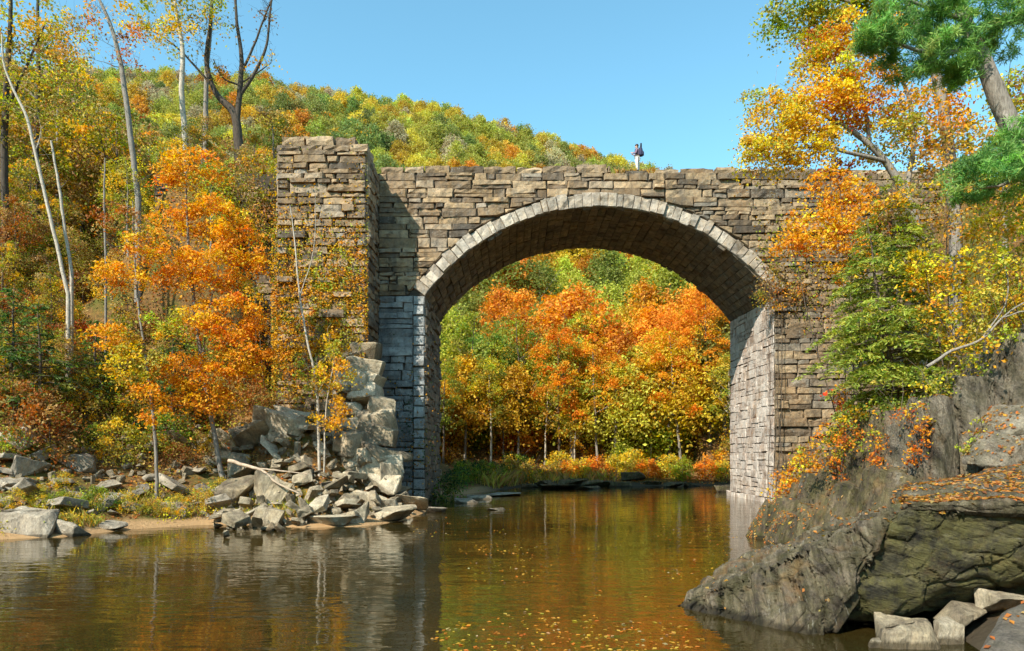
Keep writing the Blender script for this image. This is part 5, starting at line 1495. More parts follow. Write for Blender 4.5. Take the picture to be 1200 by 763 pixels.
# single blocks that can be told apart: (px, py of centre, width px, height px, turn, tilt, material, label)
BIG = [(40, 612, 62, 34, .2, (.1, .1), 'S', 'big rounded grey boulder lying in the shallows beside the flat pale slab'),
       (82, 618, 52, 20, .0, (.0, .08), 'S', 'flat pale slab in the shallows next to the big rounded boulder'),
       (15, 516, 46, 30, .3, (.1, -.3), 'S', 'wide grey boulder under brown bushes, upper one of the slope edge'),
       (38, 548, 44, 36, .8, (.2, .3), 'S', 'square faced grey boulder on the slope edge above the fresh green bush'),
       (90, 545, 38, 26, .3, (.1, .0), 'S', 'low grey boulder half covered by a yellow bush'),
       (8, 572, 30, 20, .2, (.0, .1), 'S', 'dark flat rock at the grassy edge near the wide grey boulder'),
       (132, 619, 28, 12, .5, (.3, .2), 'S', 'small split rock at the waterline by the sand'),
       (315, 577, 42, 50, .4, (.25, .5), 'R', 'tall tilted tan block standing above the pale waterline block'),
       (321, 609, 42, 28, .1, (.0, .1), 'R', 'pale squared block at the waterline between the sand and the rubble'),
       (280, 582, 48, 34, .6, (.3, -.2), 'R', 'grey block leaning at the foot of the orange tree'),
       (382, 611, 66, 18, .1, (.0, -.05), 'R', 'long low tan block lying in the water before the pale sapling'),
       (424, 602, 44, 30, .5, (.2, -.6), 'R', 'dark flat block tipped on its edge between two pale blocks'),
       (458, 606, 56, 20, .0, (.05, -.12), 'R', 'long pale flat slab reaching furthest into the water'),
       (436, 586, 48, 22, .2, (.1, .15), 'R', 'pale rounded block above the long flat slab'),
       (408, 592, 22, 22, .4, (.1, .1), 'R', 'small white block wedged beside the dark tipped block'),
       (466, 575, 44, 26, .3, (.0, .2), 'R', 'bluish grey block against the foot of the shaded pier'),
       (365, 595, 26, 30, .4, (.2, .1), 'R', 'round pale stone at the roots of the pale sapling'),
       (331, 460, 32, 34, .9, (.4, .5), 'R', 'pointed white block on top of the rubble heap'),
       (330, 500, 60, 36, .2, (.2, .35), 'R', 'large mossy slanting slab in the middle of the rubble heap'),
       (300, 518, 40, 46, .7, (.4, -.5), 'R', 'dark green block tilted steeply in the rubble heap'),
       (262, 520, 34, 34, .5, (.3, .6), 'R', 'grey cube like block behind the trunk of the orange tree'),
       (375, 470, 60, 18, .1, (.0, .05), 'R', 'long flat pale slab under the creeper near the top of the heap'),
       (352, 483, 50, 18, .2, (.1, .02), 'R', 'flat slab lying just under the long pale one on the heap')]
for px, py, w, h, tz_, tilt, m_, lab in BIG:
    g = on_ground(px, py + h * .35, 18); s = g[1] / F
    i_ = r.integers(14); rv = RS[i_][0]; ex = np.ptp(rv, axis=0)
    loc = P(px, py, g[1] + .2)
    rock((SM if m_ == 'S' else RM)[i_], loc, (w * s / ex[0] * 1.05, max(w, h) * s / ex[1] * .55, h * s / ex[2] * 1.05), (tilt[0], tilt[1], (tz_ - .35) * .9), lab, None, 'boulder' if w > 40 else 'rock')
# the broken stack of blocks that flanks the pier
STK = [(428, 412, 30, 18), (424, 430, 40, 16), (432, 447, 32, 17), (428, 462, 40, 14), (440, 476, 34, 13), (436, 492, 38, 18), (418, 500, 36, 18), (446, 510, 36, 16), (428, 520, 44, 18), (452, 528, 44, 16), (420, 538, 40, 20), (446, 545, 48, 18), (466, 556, 34, 16), (436, 562, 50, 18), (412, 565, 38, 22), (455, 566, 42, 16), (405, 520, 36, 20), (400, 480, 34, 16), (410, 450, 34, 18), (392, 545, 40, 24), (395, 580, 34, 20), (475, 590, 30, 14)]
for k_, (px, py, w, h) in enumerate(STK):
    Y = 39.6 - (py - 400) / 200 * 5.2 + r.uniform(-.2, .2); s = Y / F
    i_ = r.integers(NR); ex = np.ptp(RS[i_][0], axis=0); px += r.uniform(-8, 8); w *= r.uniform(.7, 1.2); h *= r.uniform(.8, 1.3)
    lvl = ['high', 'halfway up', 'low'][min(2, int((py - 405) / 66))]
    if k_ % 2 == 0: rock(RM[r.integers(NR)], P(px + r.uniform(-16, 12), py + 6, Y - .5), r.uniform(.4, .75), (r.normal(0, .4), r.normal(0, .4), r.uniform(0, 6)), f'small wedge stone {lvl} in the broken stack against the shaded pier', f'wedge stones {lvl} in the broken stack', 'stone_block')
    rock(RM[i_], P(px, py, Y), (w * s / ex[0] * 1.25, 1.5 * r.uniform(.8, 1.2), h * s / ex[2] * 1.4), (r.normal(0, .14), r.normal(0, .16), r.normal(0, .35)), f'squared block {lvl} in the broken stack against the shaded pier', f'blocks {lvl} in the broken stack against the shaded pier', 'stone_block')
# loose rubble
def scatter_rocks(n, region, smin, smax, label, group, meshes, seed, lift=0.0, dmin=.5):
    r = rng(seed); done = []
    for t_ in range(n * 12):
        if len(done) >= n: break
        px, py = region(r)
        g = on_ground(px, py, 20)
        if g[2] < -.2: continue
        s = smin + (smax - smin) * r.random()**1.8
        if any((a - g[0])**2 + (b - g[1])**2 < (dmin * (s + c))**2 for a, b, c in done): continue
        done.append((g[0], g[1], s))
        rock(meshes[r.integers(NR)], g + np.array([0, 0, s * r.uniform(.05, .3) + lift * r.random()]), s * r.uniform(.8, 1.25, 3) * np.array([1.2, 1.1, .8]), (r.normal(0, .35), r.normal(0, .35), r.uniform(0, 6.3)), label, group)
poly = lambda r: (lambda u, v: (250 + u * 225, 455 + (1 - u) * 60 + v * (150 - (1 - u) * 30)))(r.random(), r.random())
scatter_rocks(170, poly, .42, 1.05, 'grey angular block loose in the tumbled rubble heap below the tower', 'loose blocks of the rubble heap', RM, 701, .45, .25)
scatter_rocks(66, lambda r: (r.uniform(-5, 265), r.uniform(500, 606)), .38, 1.15, 'small grey rock strewn among leaves on the bank beside the rubble heap', 'small rocks strewn on the leafy bank', SM, 702, 0, .5)
scatter_rocks(16, lambda r: (r.uniform(250, 480), r.uniform(596, 618)), .25, .8, 'wet stone at the waterline below the rubble heap', 'wet stones at the waterline below the rubble heap', RM, 703, 0, .5)
# the small stones that fill the gaps of the heap: too many to count
r = rng(705); V, Fc, n = [], [], 0
for t_ in range(620):
    if t_ < 380: px, py = poly(r)
    else: px, py = r.uniform(-5, 265), r.uniform(505, 608)
    g = on_ground(px, py, 20)
    if g[2] < -.1: continue
    v, f = RS[r.integers(NR)]
    R_ = np.array(Euler(r.uniform(0, 6, 3)).to_matrix())
    v = (v * r.uniform(.7, 1.2, 3)) @ R_.T * (.14 + .42 * r.random()**2) + g + np.array([0, 0, .05 + (.3 * r.random() if t_ < 380 else 0)])
    V.append(v); Fc.append(f + n); n += len(v)
o = link('small_stones', mesh_np('small_stones', np.concatenate(V), [np.concatenate(Fc)], M['rubble']))
tag(o, 'small broken stones filling the gaps of the rubble heap and the bank', 'stones', None, 'stuff')
for k_, (px, py, w, h) in enumerate([(640, 566, 40, 9), (672, 565, 36, 10), (700, 566, 34, 9), (655, 570, 44, 6), (728, 567, 26, 8), (742, 557, 30, 10), (690, 571, 40, 5), (766, 566, 24, 8), (790, 568, 26, 7), (812, 567, 20, 8), (848, 572, 22, 11), (620, 569, 22, 6)]):
    Y = CAMZ * F / (py + h * .4 - HZ + .01); Y = min(Y, 66); s = Y / F; i_ = r.integers(14); ex = np.ptp(RS[i_][0], axis=0)
    rock(DM[i_], P(px, py + 1, Y), (w * s / ex[0], w * s / ex[1] * .5, h * s / ex[2] * 1.0), (0, 0, r.normal(0, .2)), 'low dark rock along the waterline of the far bank', 'low dark rocks along the far bank')
for k_, (px, py, w, h) in enumerate([(590, 580, 44, 3), (562, 583, 30, 4), (580, 597, 26, 2), (545, 588, 30, 4), (512, 598, 26, 5)]):
    Y = CAMZ * F / (py + h * .4 - HZ); s = Y / F; i_ = r.integers(14); ex = np.ptp(RS[i_][0], axis=0)
    rock(SM[i_], P(px, py, Y), (w * s / ex[0], w * s / ex[1] * .7, h * s / ex[2] * 1.8), (0, 0, r.normal(0, .1)), 'flat rock just showing above the shaded shallows beside the pier', 'flat rocks in the shaded shallows')

# ---- bedrock on the near shore
def bedrock(name, label, blocks, mat, edge, disp, seed, strata, bev=.06, parent=None):
    V, Fc, n = [], [], 0
    for b, pts in enumerate(blocks):
        v, f = hull_mesh(pts, edge, disp, seed + b, None, name, strata=strata, rounds=8, bev=bev)
        V.append(v); Fc.append(f + n); n += len(v)
    v = np.concatenate(V); f = np.concatenate(Fc)
    o = link(name, mesh_np(name, v, [f], M[mat]))
    if parent: o.parent = parent
    else: tag(o, label, 'rock')
    return o, v, f
BED = []
flank = [[(3.35, 13.7, -.5), (3.35, 13.6, .1), (4.3, 12.4, -.5), (5.0, 11.5, -.5), (5.05, 11.5, .12), (5.9, 11.25, 1.35), (6.55, 11.3, 2.2), (4.4, 15.0, .4), (5.3, 16.0, .65), (6.9, 15.4, 1.3), (7.6, 15.2, 1.6), (5.6, 17.5, -.5), (7.6, 17, -.5), (5.7, 12.0, .2), (6.9, 13.2, .3)]]
BED.append(bedrock('rock_ledge', 'big dark ledge jutting into the river with fallen leaves on its flat top', flank, 'ledge', .05, (.05, .8, .075, (2.2, .8, .7)), 801, ((.85, -.45, .25), 4.5, .035)))
# layered plates along the flank, split by cracks that run down the dip
r = rng(33); A_, B_, C_, D_ = (np.array(q) for q in ((3.3, 13.75, -.05), (5.0, 11.45, -.05), (6.5, 11.2, 2.08), (5.2, 15.8, .55)))
fl = lambda u, v: (A_ * (1 - u) + B_ * u) * (1 - v) + (D_ * (1 - u) + C_ * u) * v
nf = np.cross(B_ - A_, D_ - A_); nf /= np.linalg.norm(nf); nf = nf if nf[1] < 0 else -nf
plates = []; u = 0.02
while u < .97:
    du = r.uniform(.05, .13); v1 = r.uniform(.35, .84); v0 = -.05; 
    for (va, vb) in ((v0, v1 * r.uniform(.4, .7)), (v1 * .5, v1)):
        th = r.uniform(.01, .17); ua, ub = u + r.uniform(-.01, .01), min(u + du, .995)
        sk = r.uniform(-.04, .04)
        pts = [fl(ua, va), fl(ub, va), fl(ub + sk, vb + r.uniform(-.05, .05)), fl(ua + sk, vb + r.uniform(-.05, .05))]
        plates.append([q + nf * (th + r.normal(0, .015)) for q in pts] + [q - nf * .5 for q in pts])
    u += du
BED.append(bedrock('flank_plate', '', plates, 'ledge', .075, (.02, 1.5, .02, (1.6, .9, .7)), 805, None, bev=.018, parent=BED[0][0]))
brow = [[(5.6, 11.55, .55), (5.25, 11.75, .12), (6.45, 11.25, 2.14), (9.6, 10.5, 2.22), (12.5, 10.2, 2.34), (6.9, 13.6, 1.2), (6.7, 12.1, .36), (9.6, 12.0, .62), (12.5, 11.9, .66), (12.5, 14.8, .4), (8.0, 14.8, .3), (8.4, 14.8, 2.2), (12.5, 15.2, 2.7)]]
BED.append(bedrock('mossy_face', '', brow, 'ledge_front', .055, (.16, 1.0, .055, (.9, .9, 1.2)), 802, None, parent=BED[0][0]))
cap = [[(6.4, 11.3, 2.06), (6.5, 11.2, 2.26), (8.2, 10.75, 2.05), (8.3, 10.65, 2.3), (9.6, 10.45, 2.18), (9.6, 10.4, 2.33), (12.5, 10.15, 2.25), (12.5, 10.1, 2.46), (7.2, 13.0, 1.98), (8.5, 15.2, 2.2), (8.5, 15.2, 2.36), (12.5, 15.8, 2.6), (12.5, 15.8, 2.98)]]
BED.append(bedrock('flat_top', '', cap, 'ledge', .055, (.06, .9, .05, (.9, .9, 2.2)), 803, ((.1, -.1, 1), 3.0, .02), parent=BED[0][0]))
def slabs(rows):
    """leaning slabs: px, py of foot and top, width px, distance, thickness"""
    out = []
    r = rng(17)
    for (fx, fy, tx, ty, w, Y, th) in rows:
        s = Y / F; a = P(fx, fy, Y); b = P(tx, ty, Y + .5); hw = w * s / 2
        pts = []
        for c, k_ in ((a, 1.15), (b, .75)):
            for dx in (-hw, hw):
                for dy in (-th * .5, th * .6):
                    pts.append(c + np.array([dx * k_, dy, 0]) + r.normal(0, .12 * min(1, hw), 3))
        m_ = (a + b) / 2; pts.append(m_ + np.array([-hw * .4, -th * .75, .1])); pts.append(m_ + np.array([hw * 1.05, th * .2, 0]))
        out.append(pts)
    return out
def slab_row(profile, n, foot, wmin, wmax, lean, yprof, seed, th):
    r = rng(seed); rows = []
    px0, px1 = profile[0][0], profile[-1][0]
    for q in range(n):
        px = px0 + (px1 - px0) * (q + r.uniform(.2, .8)) / n
        top = np.interp(px, [a for a, b_ in profile], [b_ for a, b_ in profile]) + r.uniform(-8, 30)
        Y = np.interp(px, [a for a, b_ in yprof], [b_ for a, b_ in yprof]) + r.uniform(-1.0, .8)
        rows.append((px - lean * r.uniform(.6, 1.3), foot, px, top, r.uniform(wmin, wmax), Y, th * r.uniform(.7, 1.3)))
    return slabs(rows)
def blades(rows, foot, lean, th, seed, jit=.05, slant=.12):
    """upright plates of rock with gaps between them: px of both sides, top row, distance"""
    r = rng(seed); out = []
    for (x0, x1, top, Y) in rows:
        k_ = lean * r.uniform(.7, 1.3); t = th * r.uniform(.7, 1.3); dt = (x1 - x0) * r.uniform(-slant, slant * 3)
        pts = []
        for dy, up_ in ((0, 0), (t, .12)):
            for (px, py) in ((x0 - k_ - 3, foot), (x1 - k_ + 4, foot), (x1, top + dt), (x0 + (x1 - x0) * r.uniform(0, .25), top - dt * .3), (x0 - k_ * .45 - 1, (top + foot) / 2), (x1 - k_ * .4 + 2, (top + foot) / 2)):
                q = P(px, py, Y); q = q + np.array([0, dy + r.normal(0, .08), up_ if py < foot else 0]) + r.normal(0, jit, 3) * np.array([1, 1.6, 1])
                pts.append(q)
        out.append(pts)
    return out
mid = blades([(902, 918, 592, 24.6), (921, 936, 586, 23.9), (938, 957, 572, 24.3), (956, 971, 558, 23.2), (975, 991, 543, 22.6), (990, 1004, 530, 22.2), (1007, 1021, 510, 21.2), (1021, 1036, 492, 20.8), (1040, 1053, 482, 20.0), (1057, 1070, 492, 19.4), (1073, 1084, 508, 18.6)], 655, 22, 1.1, 17)
mid += blades([(925, 944, 606, 22.4), (950, 967, 598, 21.6), (976, 990, 586, 20.8), (997, 1015, 570, 19.6), (1023, 1036, 554, 18.9), (1043, 1058, 550, 17.9), (1063, 1078, 560, 17.2)], 660, 20, .9, 18)
BED.append(bedrock('rock_outcrop', 'dark upright layered rocks between the ledge and the pale pier', mid, 'cliff', .09, (.022, 1.8, .028, (2.0, 2.0, .5)), 811, None, bev=.02))
up = blades([(1078, 1097, 480, 17.7), (1101, 1121, 466, 17.2), (1126, 1139, 452, 17.6), (1143, 1165, 440, 16.9), (1172, 1195, 408, 16.8), (1200, 1227, 392, 16.3), (1232, 1259, 380, 16.3), (1264, 1310, 372, 16.0), (1314, 1370, 366, 15.8)], 590, -2, 1.5, 21, .06)
BED.append(bedrock('slab_cliff', 'grey upright slabs with dark cracks rising behind the leaf covered ledge', up, 'slab', .08, (.022, 1.5, .03, (1.8, 1.8, .45)), 831, None, bev=.025))
steps = slabs([(1172, 545, 1170, 508, 38, 15.6, 1.2), (1206, 542, 1205, 505, 36, 15.3, 1.2), (1250, 545, 1250, 500, 60, 15, 1.3), (1196, 508, 1196, 478, 60, 16, 1.4), (1260, 508, 1260, 468, 80, 15.8, 1.4)])
BED.append(bedrock('stepped_block', 'brown squared blocks stepping up at the back edge of the ledge', steps, 'slab', .085, (.05, 1.2, .04, (1.2, 1.2, 1.2)), 841, None, bev=.03))
front = [[(6.35, 9.1, -.3), (6.3, 9.2, .35), (7.2, 8.6, -.3), (8.4, 10.0, 1.05), (7.2, 10.0, .75), (9.8, 9.0, 1.05), (9.8, 11, 1.2), (8.0, 11, .4), (9.8, 8.0, .2), (7.4, 8.5, .2)]]
BED.append(bedrock('low_boulder', 'smooth brown grey boulder with fallen leaves below the undercut ledge', front, 'shale', .07, (.06, 1.1), 851, None))
for (px, py, w, h, Y, lab) in [(1062, 748, 62, 34, 11.0, 'pale pointed rock in the shadow under the ledge'), (1105, 742, 30, 26, 11.1, 'small tan rock wedged behind the pale pointed rock'), (1130, 726, 46, 26, 11.3, 'mossy tan stone under the ledge by the low boulder'), (1030, 757, 26, 14, 10.8, 'low tan stone in front of the pale pointed rock'), (1180, 712, 50, 24, 11.2, 'greenish stone at the deep end of the undercut')]:
    s = Y / F; i_ = r.integers(14); ex = np.ptp(RS[i_][0], axis=0)
    rock(RM[i_], P(px, py, Y), (w * s / ex[0] * 1.1, w * s / ex[1], h * s / ex[2] * 1.4), (.1, .1, r.normal(0, .3)), lab)

# ------------------------------------------------------------------ fallen leaves and undergrowth
print('litter')
LIT = [(4, (.46, .20, .045)), (3, (.36, .13, .03)), (2, (.42, .28, .10)), (1.5, (.50, .28, .04)), (1, (.20, .09, .03))]
V, Q, C, n = [], [], [], 0
r = rng(901)
def put(v, q, c):
    global n
    V.append(v); Q.append(q + n); C.append(c); n += len(v)
def flat_leaves(pos, nor, L, W, palette):
    m_ = len(pos)
    nn = nor + r.normal(0, .28, (m_, 3)); nn /= np.linalg.norm(nn, axis=1, keepdims=True)
    t = r.normal(0, 1, (m_, 3)); t -= (t * nn).sum(1, keepdims=True) * nn; t /= np.linalg.norm(t, axis=1, keepdims=True)
    b = np.cross(nn, t); sz = r.uniform(.6, 1.35, (m_, 1))
    c = pos + nor * .018
    v = np.stack([c - t * L * sz / 2, c + b * W * sz / 2 + nn * .01, c + t * L * sz / 2, c - b * W * sz / 2 + nn * .01], 1).reshape(-1, 3)
    return v, np.arange(4 * m_).reshape(-1, 4), pal(r, palette, m_, .2)
for (o, v, f), dens, thr in zip(BED, (45, 25, 0, 420, 130, 110, 260, 130), (.62, .6, .8, .80, .38, .5, .6, .75)):
    tri = v[f]; nr = np.cross(tri[:, 1] - tri[:, 0], tri[:, 2] - tri[:, 0]); ar = np.linalg.norm(nr, axis=1); nr = nr / (ar[:, None] + 1e-9); ar = ar / 2
    cen = tri.mean(1)
    w = ar * (nr[:, 2] > thr) * np.clip(.4 + 1.7 * fbm(cen * .9, 3), .02, 1.3)
    tot = w.sum(); m_ = int(tot * dens)
    if m_ < 1: continue
    k_ = r.choice(len(f), m_, p=w / tot); u = r.random((m_, 2)); sw = u.sum(1) > 1; u[sw] = 1 - u[sw]
    pos = tri[k_, 0] + u[:, :1] * (tri[k_, 1] - tri[k_, 0]) + u[:, 1:] * (tri[k_, 2] - tri[k_, 0])
    put(*flat_leaves(pos, nr[k_], .085, .06, LIT))
# on the slopes
def slope_leaves(m_, xr, yr, L, W, palette, dmin=.8):
    x = r.uniform(*xr, m_); y = r.uniform(*yr, m_)
    d = shore_dist(x, y); ok = (d > dmin) & (fbm(np.stack([x, y, x * 0], -1) * .7, 3) > -.25); x, y = x[ok], y[ok]
    z = terrain(x, y); zx = terrain(x + .2, y); zy = terrain(x, y + .2)
    nn = np.stack([-(zx - z) / .2, -(zy - z) / .2, np.ones(len(x))], -1); nn /= np.linalg.norm(nn, axis=1, keepdims=True)
    put(*flat_leaves(np.stack([x, y, z], -1), nn, L, W, palette))
slope_leaves(16000, (-32, -5), (24, 44), .17, .12, LIT, 1.0)
slope_leaves(9000, (9, 22), (14, 42), .14, .10, LIT, .6)
slope_leaves(6000, (-8, 22), (58, 76), .25, .17, LIT, .4)
o = link('leaf_litter', mesh_np('leaf_litter', np.concatenate(V), [np.concatenate(Q)], M['leaf'], {'leafcol': np.concatenate(C)}))
tag(o, 'fallen orange and brown leaves lying on the rocks and slopes', 'fallen leaves', None, 'stuff')

# leaves drifting on the water
V, Q, C, n = [], [], [], 0
m_ = 6000; Y = 9.5 + 24 * r.random(m_)**2.2; px = r.uniform(-20, 1000, m_); X = (px - 600) / F * Y
dn = fbm(np.stack([X * .35, Y * .22, X * 0], -1), 3) + .45 * (px > 480) * (px < 860) - .35 * (px < 300)
ok = (shore_dist(X, Y) < -.15) & (dn > .50)
pos = np.stack([X, Y, np.full(m_, .003)], -1)[ok]
v, q, c = flat_leaves(pos, np.repeat([[0, 0, 1.]], len(pos), 0), .085, .06, [(3, (.55, .26, .03)), (3, (.60, .40, .06)), (2, (.50, .15, .02)), (1, (.40, .30, .14))])
v[:, 2] = np.maximum(v[:, 2] * .5, .004)
o = link('floating_leaves', mesh_np('floating_leaves', v, [q], M['leaf'], {'leafcol': c}))
tag(o, 'fallen yellow and orange leaves drifting on the brown water', 'floating leaves', None, 'stuff')

# undergrowth: low leafy stems over the wooded slope
V, Q, C, n = [], [], [], 0
def undergrowth(m_, xr, yr, palette, hmax, leaf, dmin, per=26):
    x = r.uniform(*xr, m_); y = r.uniform(*yr, m_); d = shore_dist(x, y)
    f_ = fbm(np.stack([x, y, x * 0], -1) * .33 + 9, 3)
    ok = (d > dmin) & (f_ > -.12); x, y, f_ = x[ok], y[ok], f_[ok]
    z = terrain(x, y); k_ = len(x)
    col = pal(r, palette, k_, .22)
    idx = np.repeat(np.arange(k_), per)
    h = r.random(len(idx)) * hmax * (.4 + np.clip(f_[idx] + .3, 0, 1))
    pos = np.stack([x[idx] + r.normal(0, .22, len(idx)), y[idx] + r.normal(0, .22, len(idx)), z[idx] + h], -1)
    v, q = leaf_quads(pos, leaf[0], leaf[1], r, (0, -.3, .6))
    put(v, q, np.clip(col[idx] * np.exp(r.normal(0, .22, (len(idx), 1))), .003, .9))
undergrowth(2600, (-34, -12), (27, 48), [(3, OLIVE), (3, BROWN), (2, TAN), (2, (.30, .21, .05)), (1, LIME), (1, RUST)], .9, (.13, .085), 5.0)
undergrowth(420, (-19, -10), (24, 33), YG_P, .45, (.11, .05), .35)
undergrowth(900, (12, 30), (17, 42), [(3, OLIVE), (2, BROWN), (2, TAN), (2, GOLD), (1, LIME)], 1.0, (.13, .09), 4.0)
undergrowth(3200, (-14, 28), (60, 92), [(3, GOLD), (2, OLIVE), (2, ORANGE), (2, TAN)], 1.1, (.22, .15), .8)
o = link('undergrowth', mesh_np('undergrowth', np.concatenate(V), [np.concatenate(Q)], M['leaf'], {'leafcol': np.concatenate(C)}))
tag(o, 'low brown and olive undergrowth covering the wooded banks', 'undergrowth', None, 'stuff')

# dry grass on the bridge deck and by the shallows
V, Q, C, n = [], [], [], 0
def grass(x, y, z, h, palette, w=.02):
    m_ = len(x); p = np.stack([x, y, z], -1); an = r.uniform(0, 6.28, m_)
    b = np.stack([np.cos(an), np.sin(an), 0 * an], -1); le = r.normal(0, .35, (m_, 2)); hh = h * r.uniform(.5, 1.3, m_)
    tip = p + np.stack([le[:, 0] * hh, le[:, 1] * hh, hh], -1); mdl = p + np.stack([le[:, 0] * hh * .3, le[:, 1] * hh * .3, hh * .6], -1)
    v = np.stack([p - b * w, p + b * w, mdl + b * w * .8, tip], 1).reshape(-1, 3)
    put(v, np.arange(4 * m_).reshape(-1, 4), pal(r, palette, m_, .2))
x = r.uniform(-8, 26, 7000); y = r.uniform(YN + .75, YN + 4, 7000)
k_ = fbm(np.stack([x * .5, y * .5, x * 0], -1), 3) > -.1; x, y = x[k_], y[k_]
grass(x, y, np.full(len(x), ZT), .42, [(3, TAN), (2, BROWN), (2, OLIVE), (1, GOLD)])
x = r.uniform((722 - 600) / F * YN, (764 - 600) / F * YN, 900); y = r.uniform(YN + .3, YN + 1.0, 900)
grass(x, y, np.full(len(x), ZT), .46, [(3, TAN), (2, BROWN), (2, OLIVE), (1, GOLD)])
x = r.uniform(-20, -9, 20000); y = r.uniform(23.5, 34, 20000); d = shore_dist(x, y)
k_ = (d > .5) & (d < 3.2) & (fbm(np.stack([x * .6, y * .6, x * 0], -1) + 4, 3) > 0.02); x, y = x[k_], y[k_]
grass(x, y, terrain(x, y) - .03, .36, [(3, (.30, .31, .06)), (2, PALE), (3, OLIVE), (2, TAN), (1, GOLD)], .012)
x = r.uniform(-4, 10, 3500); y = r.uniform(57, 70, 3500); d = shore_dist(x, y); k_ = (d > .3) & (d < 4); x, y = x[k_], y[k_]
grass(x, y, terrain(x, y) - .03, 1.1, [(3, TAN), (2, PALE), (1, OLIVE)], .03)
o = link('grass', mesh_np('grass', np.concatenate(V), [np.concatenate(Q)], M['leaf'], {'leafcol': np.concatenate(C)}))
tag(o, 'dry grass along the bridge deck and the water edge', 'grass', None, 'stuff')

# ------------------------------------------------------------------ the person on the bridge
def skin_body(name, joints, edges, radii, mat, parent=None, levels=2):
    me = bpy.data.meshes.new(name); me.from_pydata([tuple(j) for j in joints], edges, []); me.update()
    o = link(name, me, parent)
    md = o.modifiers.new('Skin', 'SKIN'); md.use_smooth_shade = True
    me.skin_vertices.new(name='') if not me.skin_vertices else None
    for i_, rr in enumerate(radii):
        sv = me.skin_vertices[0].data[i_]; sv.radius = (rr, rr) if np.isscalar(rr) else rr; sv.use_root = (i_ == 0)
    sb = o.modifiers.new('Subdivision', 'SUBSURF'); sb.levels = levels; sb.render_levels = levels
    me.materials.append(mat)
    return o
pz = ZT + .04
base = np.array([(747 - 600) / F * 42.55, 42.55, ZT + .265])
# figure faces -x, slightly turned from the camera; local axes: x forward is -X
J = [(0, 0, .95), (0.00, 0, 1.18), (-.01, 0, 1.40), (-.02, 0, 1.50), (-.05, 0, 1.60), (-.055, 0, 1.70),
     (0, -.10, .88), (-.02, -.11, .48), (.01, -.12, .09), (-.15, -.13, .03), (0, .10, .88), (.03, .11, .48), (.06, .12, .09), (-.10, .13, .03),
     (-.01, -.19, 1.40), (-.05, -.25, 1.14), (-.26, -.19, 1.20), (-.34, -.15, 1.23), (-.01, .19, 1.40), (-.05, .25, 1.14), (-.26, .19, 1.22), (-.34, .15, 1.25),
     (-.40, -.17, 1.26), (-.41, -.14, 1.27), (-.41, -.11, 1.27), (-.38, -.09, 1.24), (-.35, -.10, 1.29), (-.40, .17, 1.28), (-.41, .14, 1.29), (-.41, .11, 1.29), (-.38, .09, 1.26), (-.35, .10, 1.31)]
E = [(0, 1), (1, 2), (2, 3), (3, 4), (4, 5), (0, 6), (6, 7), (7, 8), (8, 9), (0, 10), (10, 11), (11, 12), (12, 13), (2, 14), (14, 15), (15, 16), (16, 17), (2, 18), (18, 19), (19, 20), (20, 21),
     (17, 22), (17, 23), (17, 24), (17, 25), (17, 26), (21, 27), (21, 28), (21, 29), (21, 30), (21, 31)]
RD = [(.15, .12), (.14, .11), (.15, .10), .055, (.085, .10), (.075, .09), .085, .06, .042, .035, .085, .06, .042, .035, .05, .042, .033, .03, .05, .042, .033, .03] + [.010] * 4 + [.011] + [.010] * 4 + [.011]
person = skin_body('person', J, E, RD, M['skin']); person.location = base; person.rotation_euler = (0, 0, -.35)
tag(person, 'person in plum top and white trousers standing on the bridge, wearing a backpack', 'person')
skin_body('trousers', J[:1] + [J[6], J[7], J[8], J[10], J[11], J[12]], [(0, 1), (1, 2), (2, 3), (0, 4), (4, 5), (5, 6)], [(.165, .135), .105, .078, .062, .105, .078, .062], M['white_cloth'], person)
skin_body('jacket', [(0, 0, 1.0), J[1], J[2], (-.02, 0, 1.47), J[14], J[15], J[16], J[18], J[19], J[20]], [(0, 1), (1, 2), (2, 3), (2, 4), (4, 5), (5, 6), (2, 7), (7, 8), (8, 9)], [(.17, .135), (.165, .13), (.17, .12), .075, .07, .06, .048, .07, .06, .048], M['plum_cloth'], person)
for s_ in (8, 12):
    a, b = J[s_], J[s_ + 1]
    skin_body('boot', [(a[0] + .03, a[1], .12), (a[0] + .02, a[1], .05), (b[0] - .02, b[1], .035)], [(0, 1), (1, 2)], [.06, .06, .045], M['boot'], person)
def lathe_ball(name, c, rad, mat, parent, cut=-.2, seed=0):
    bm = bmesh.new(); bmesh.ops.create_uvsphere(bm, u_segments=20, v_segments=14, radius=1)
    for v in list(bm.verts):
        if v.co.z < cut and v.co.x < .2: bm.verts.remove(v)
    for v in bm.verts: v.co = Vector((v.co.x * rad[0] + c[0], v.co.y * rad[1] + c[1], v.co.z * rad[2] + c[2]))
    for f in bm.faces: f.smooth = True
    me = bpy.data.meshes.new(name); bm.to_mesh(me); bm.free(); me.materials.append(mat)
    return link(name, me, parent)
lathe_ball('hair', (-.04, 0, 1.69), (.115, .098, .115), M['hair'], person, -.05)
for s_ in (-1, 1):
    lathe_ball('eye', (-.137, s_ * .032, 1.665), (.012, .014, .010), M['black_cloth'], person, -2)
    lathe_ball('ear', (-.035, s_ * .098, 1.65), (.022, .012, .034), M['skin'], person, -2)
lathe_ball('nose', (-.150, 0, 1.638), (.022, .016, .026), M['skin'], person, -2)
lathe_ball('mouth', (-.136, 0, 1.60), (.012, .028, .008), M['plum_cloth'], person, -2)
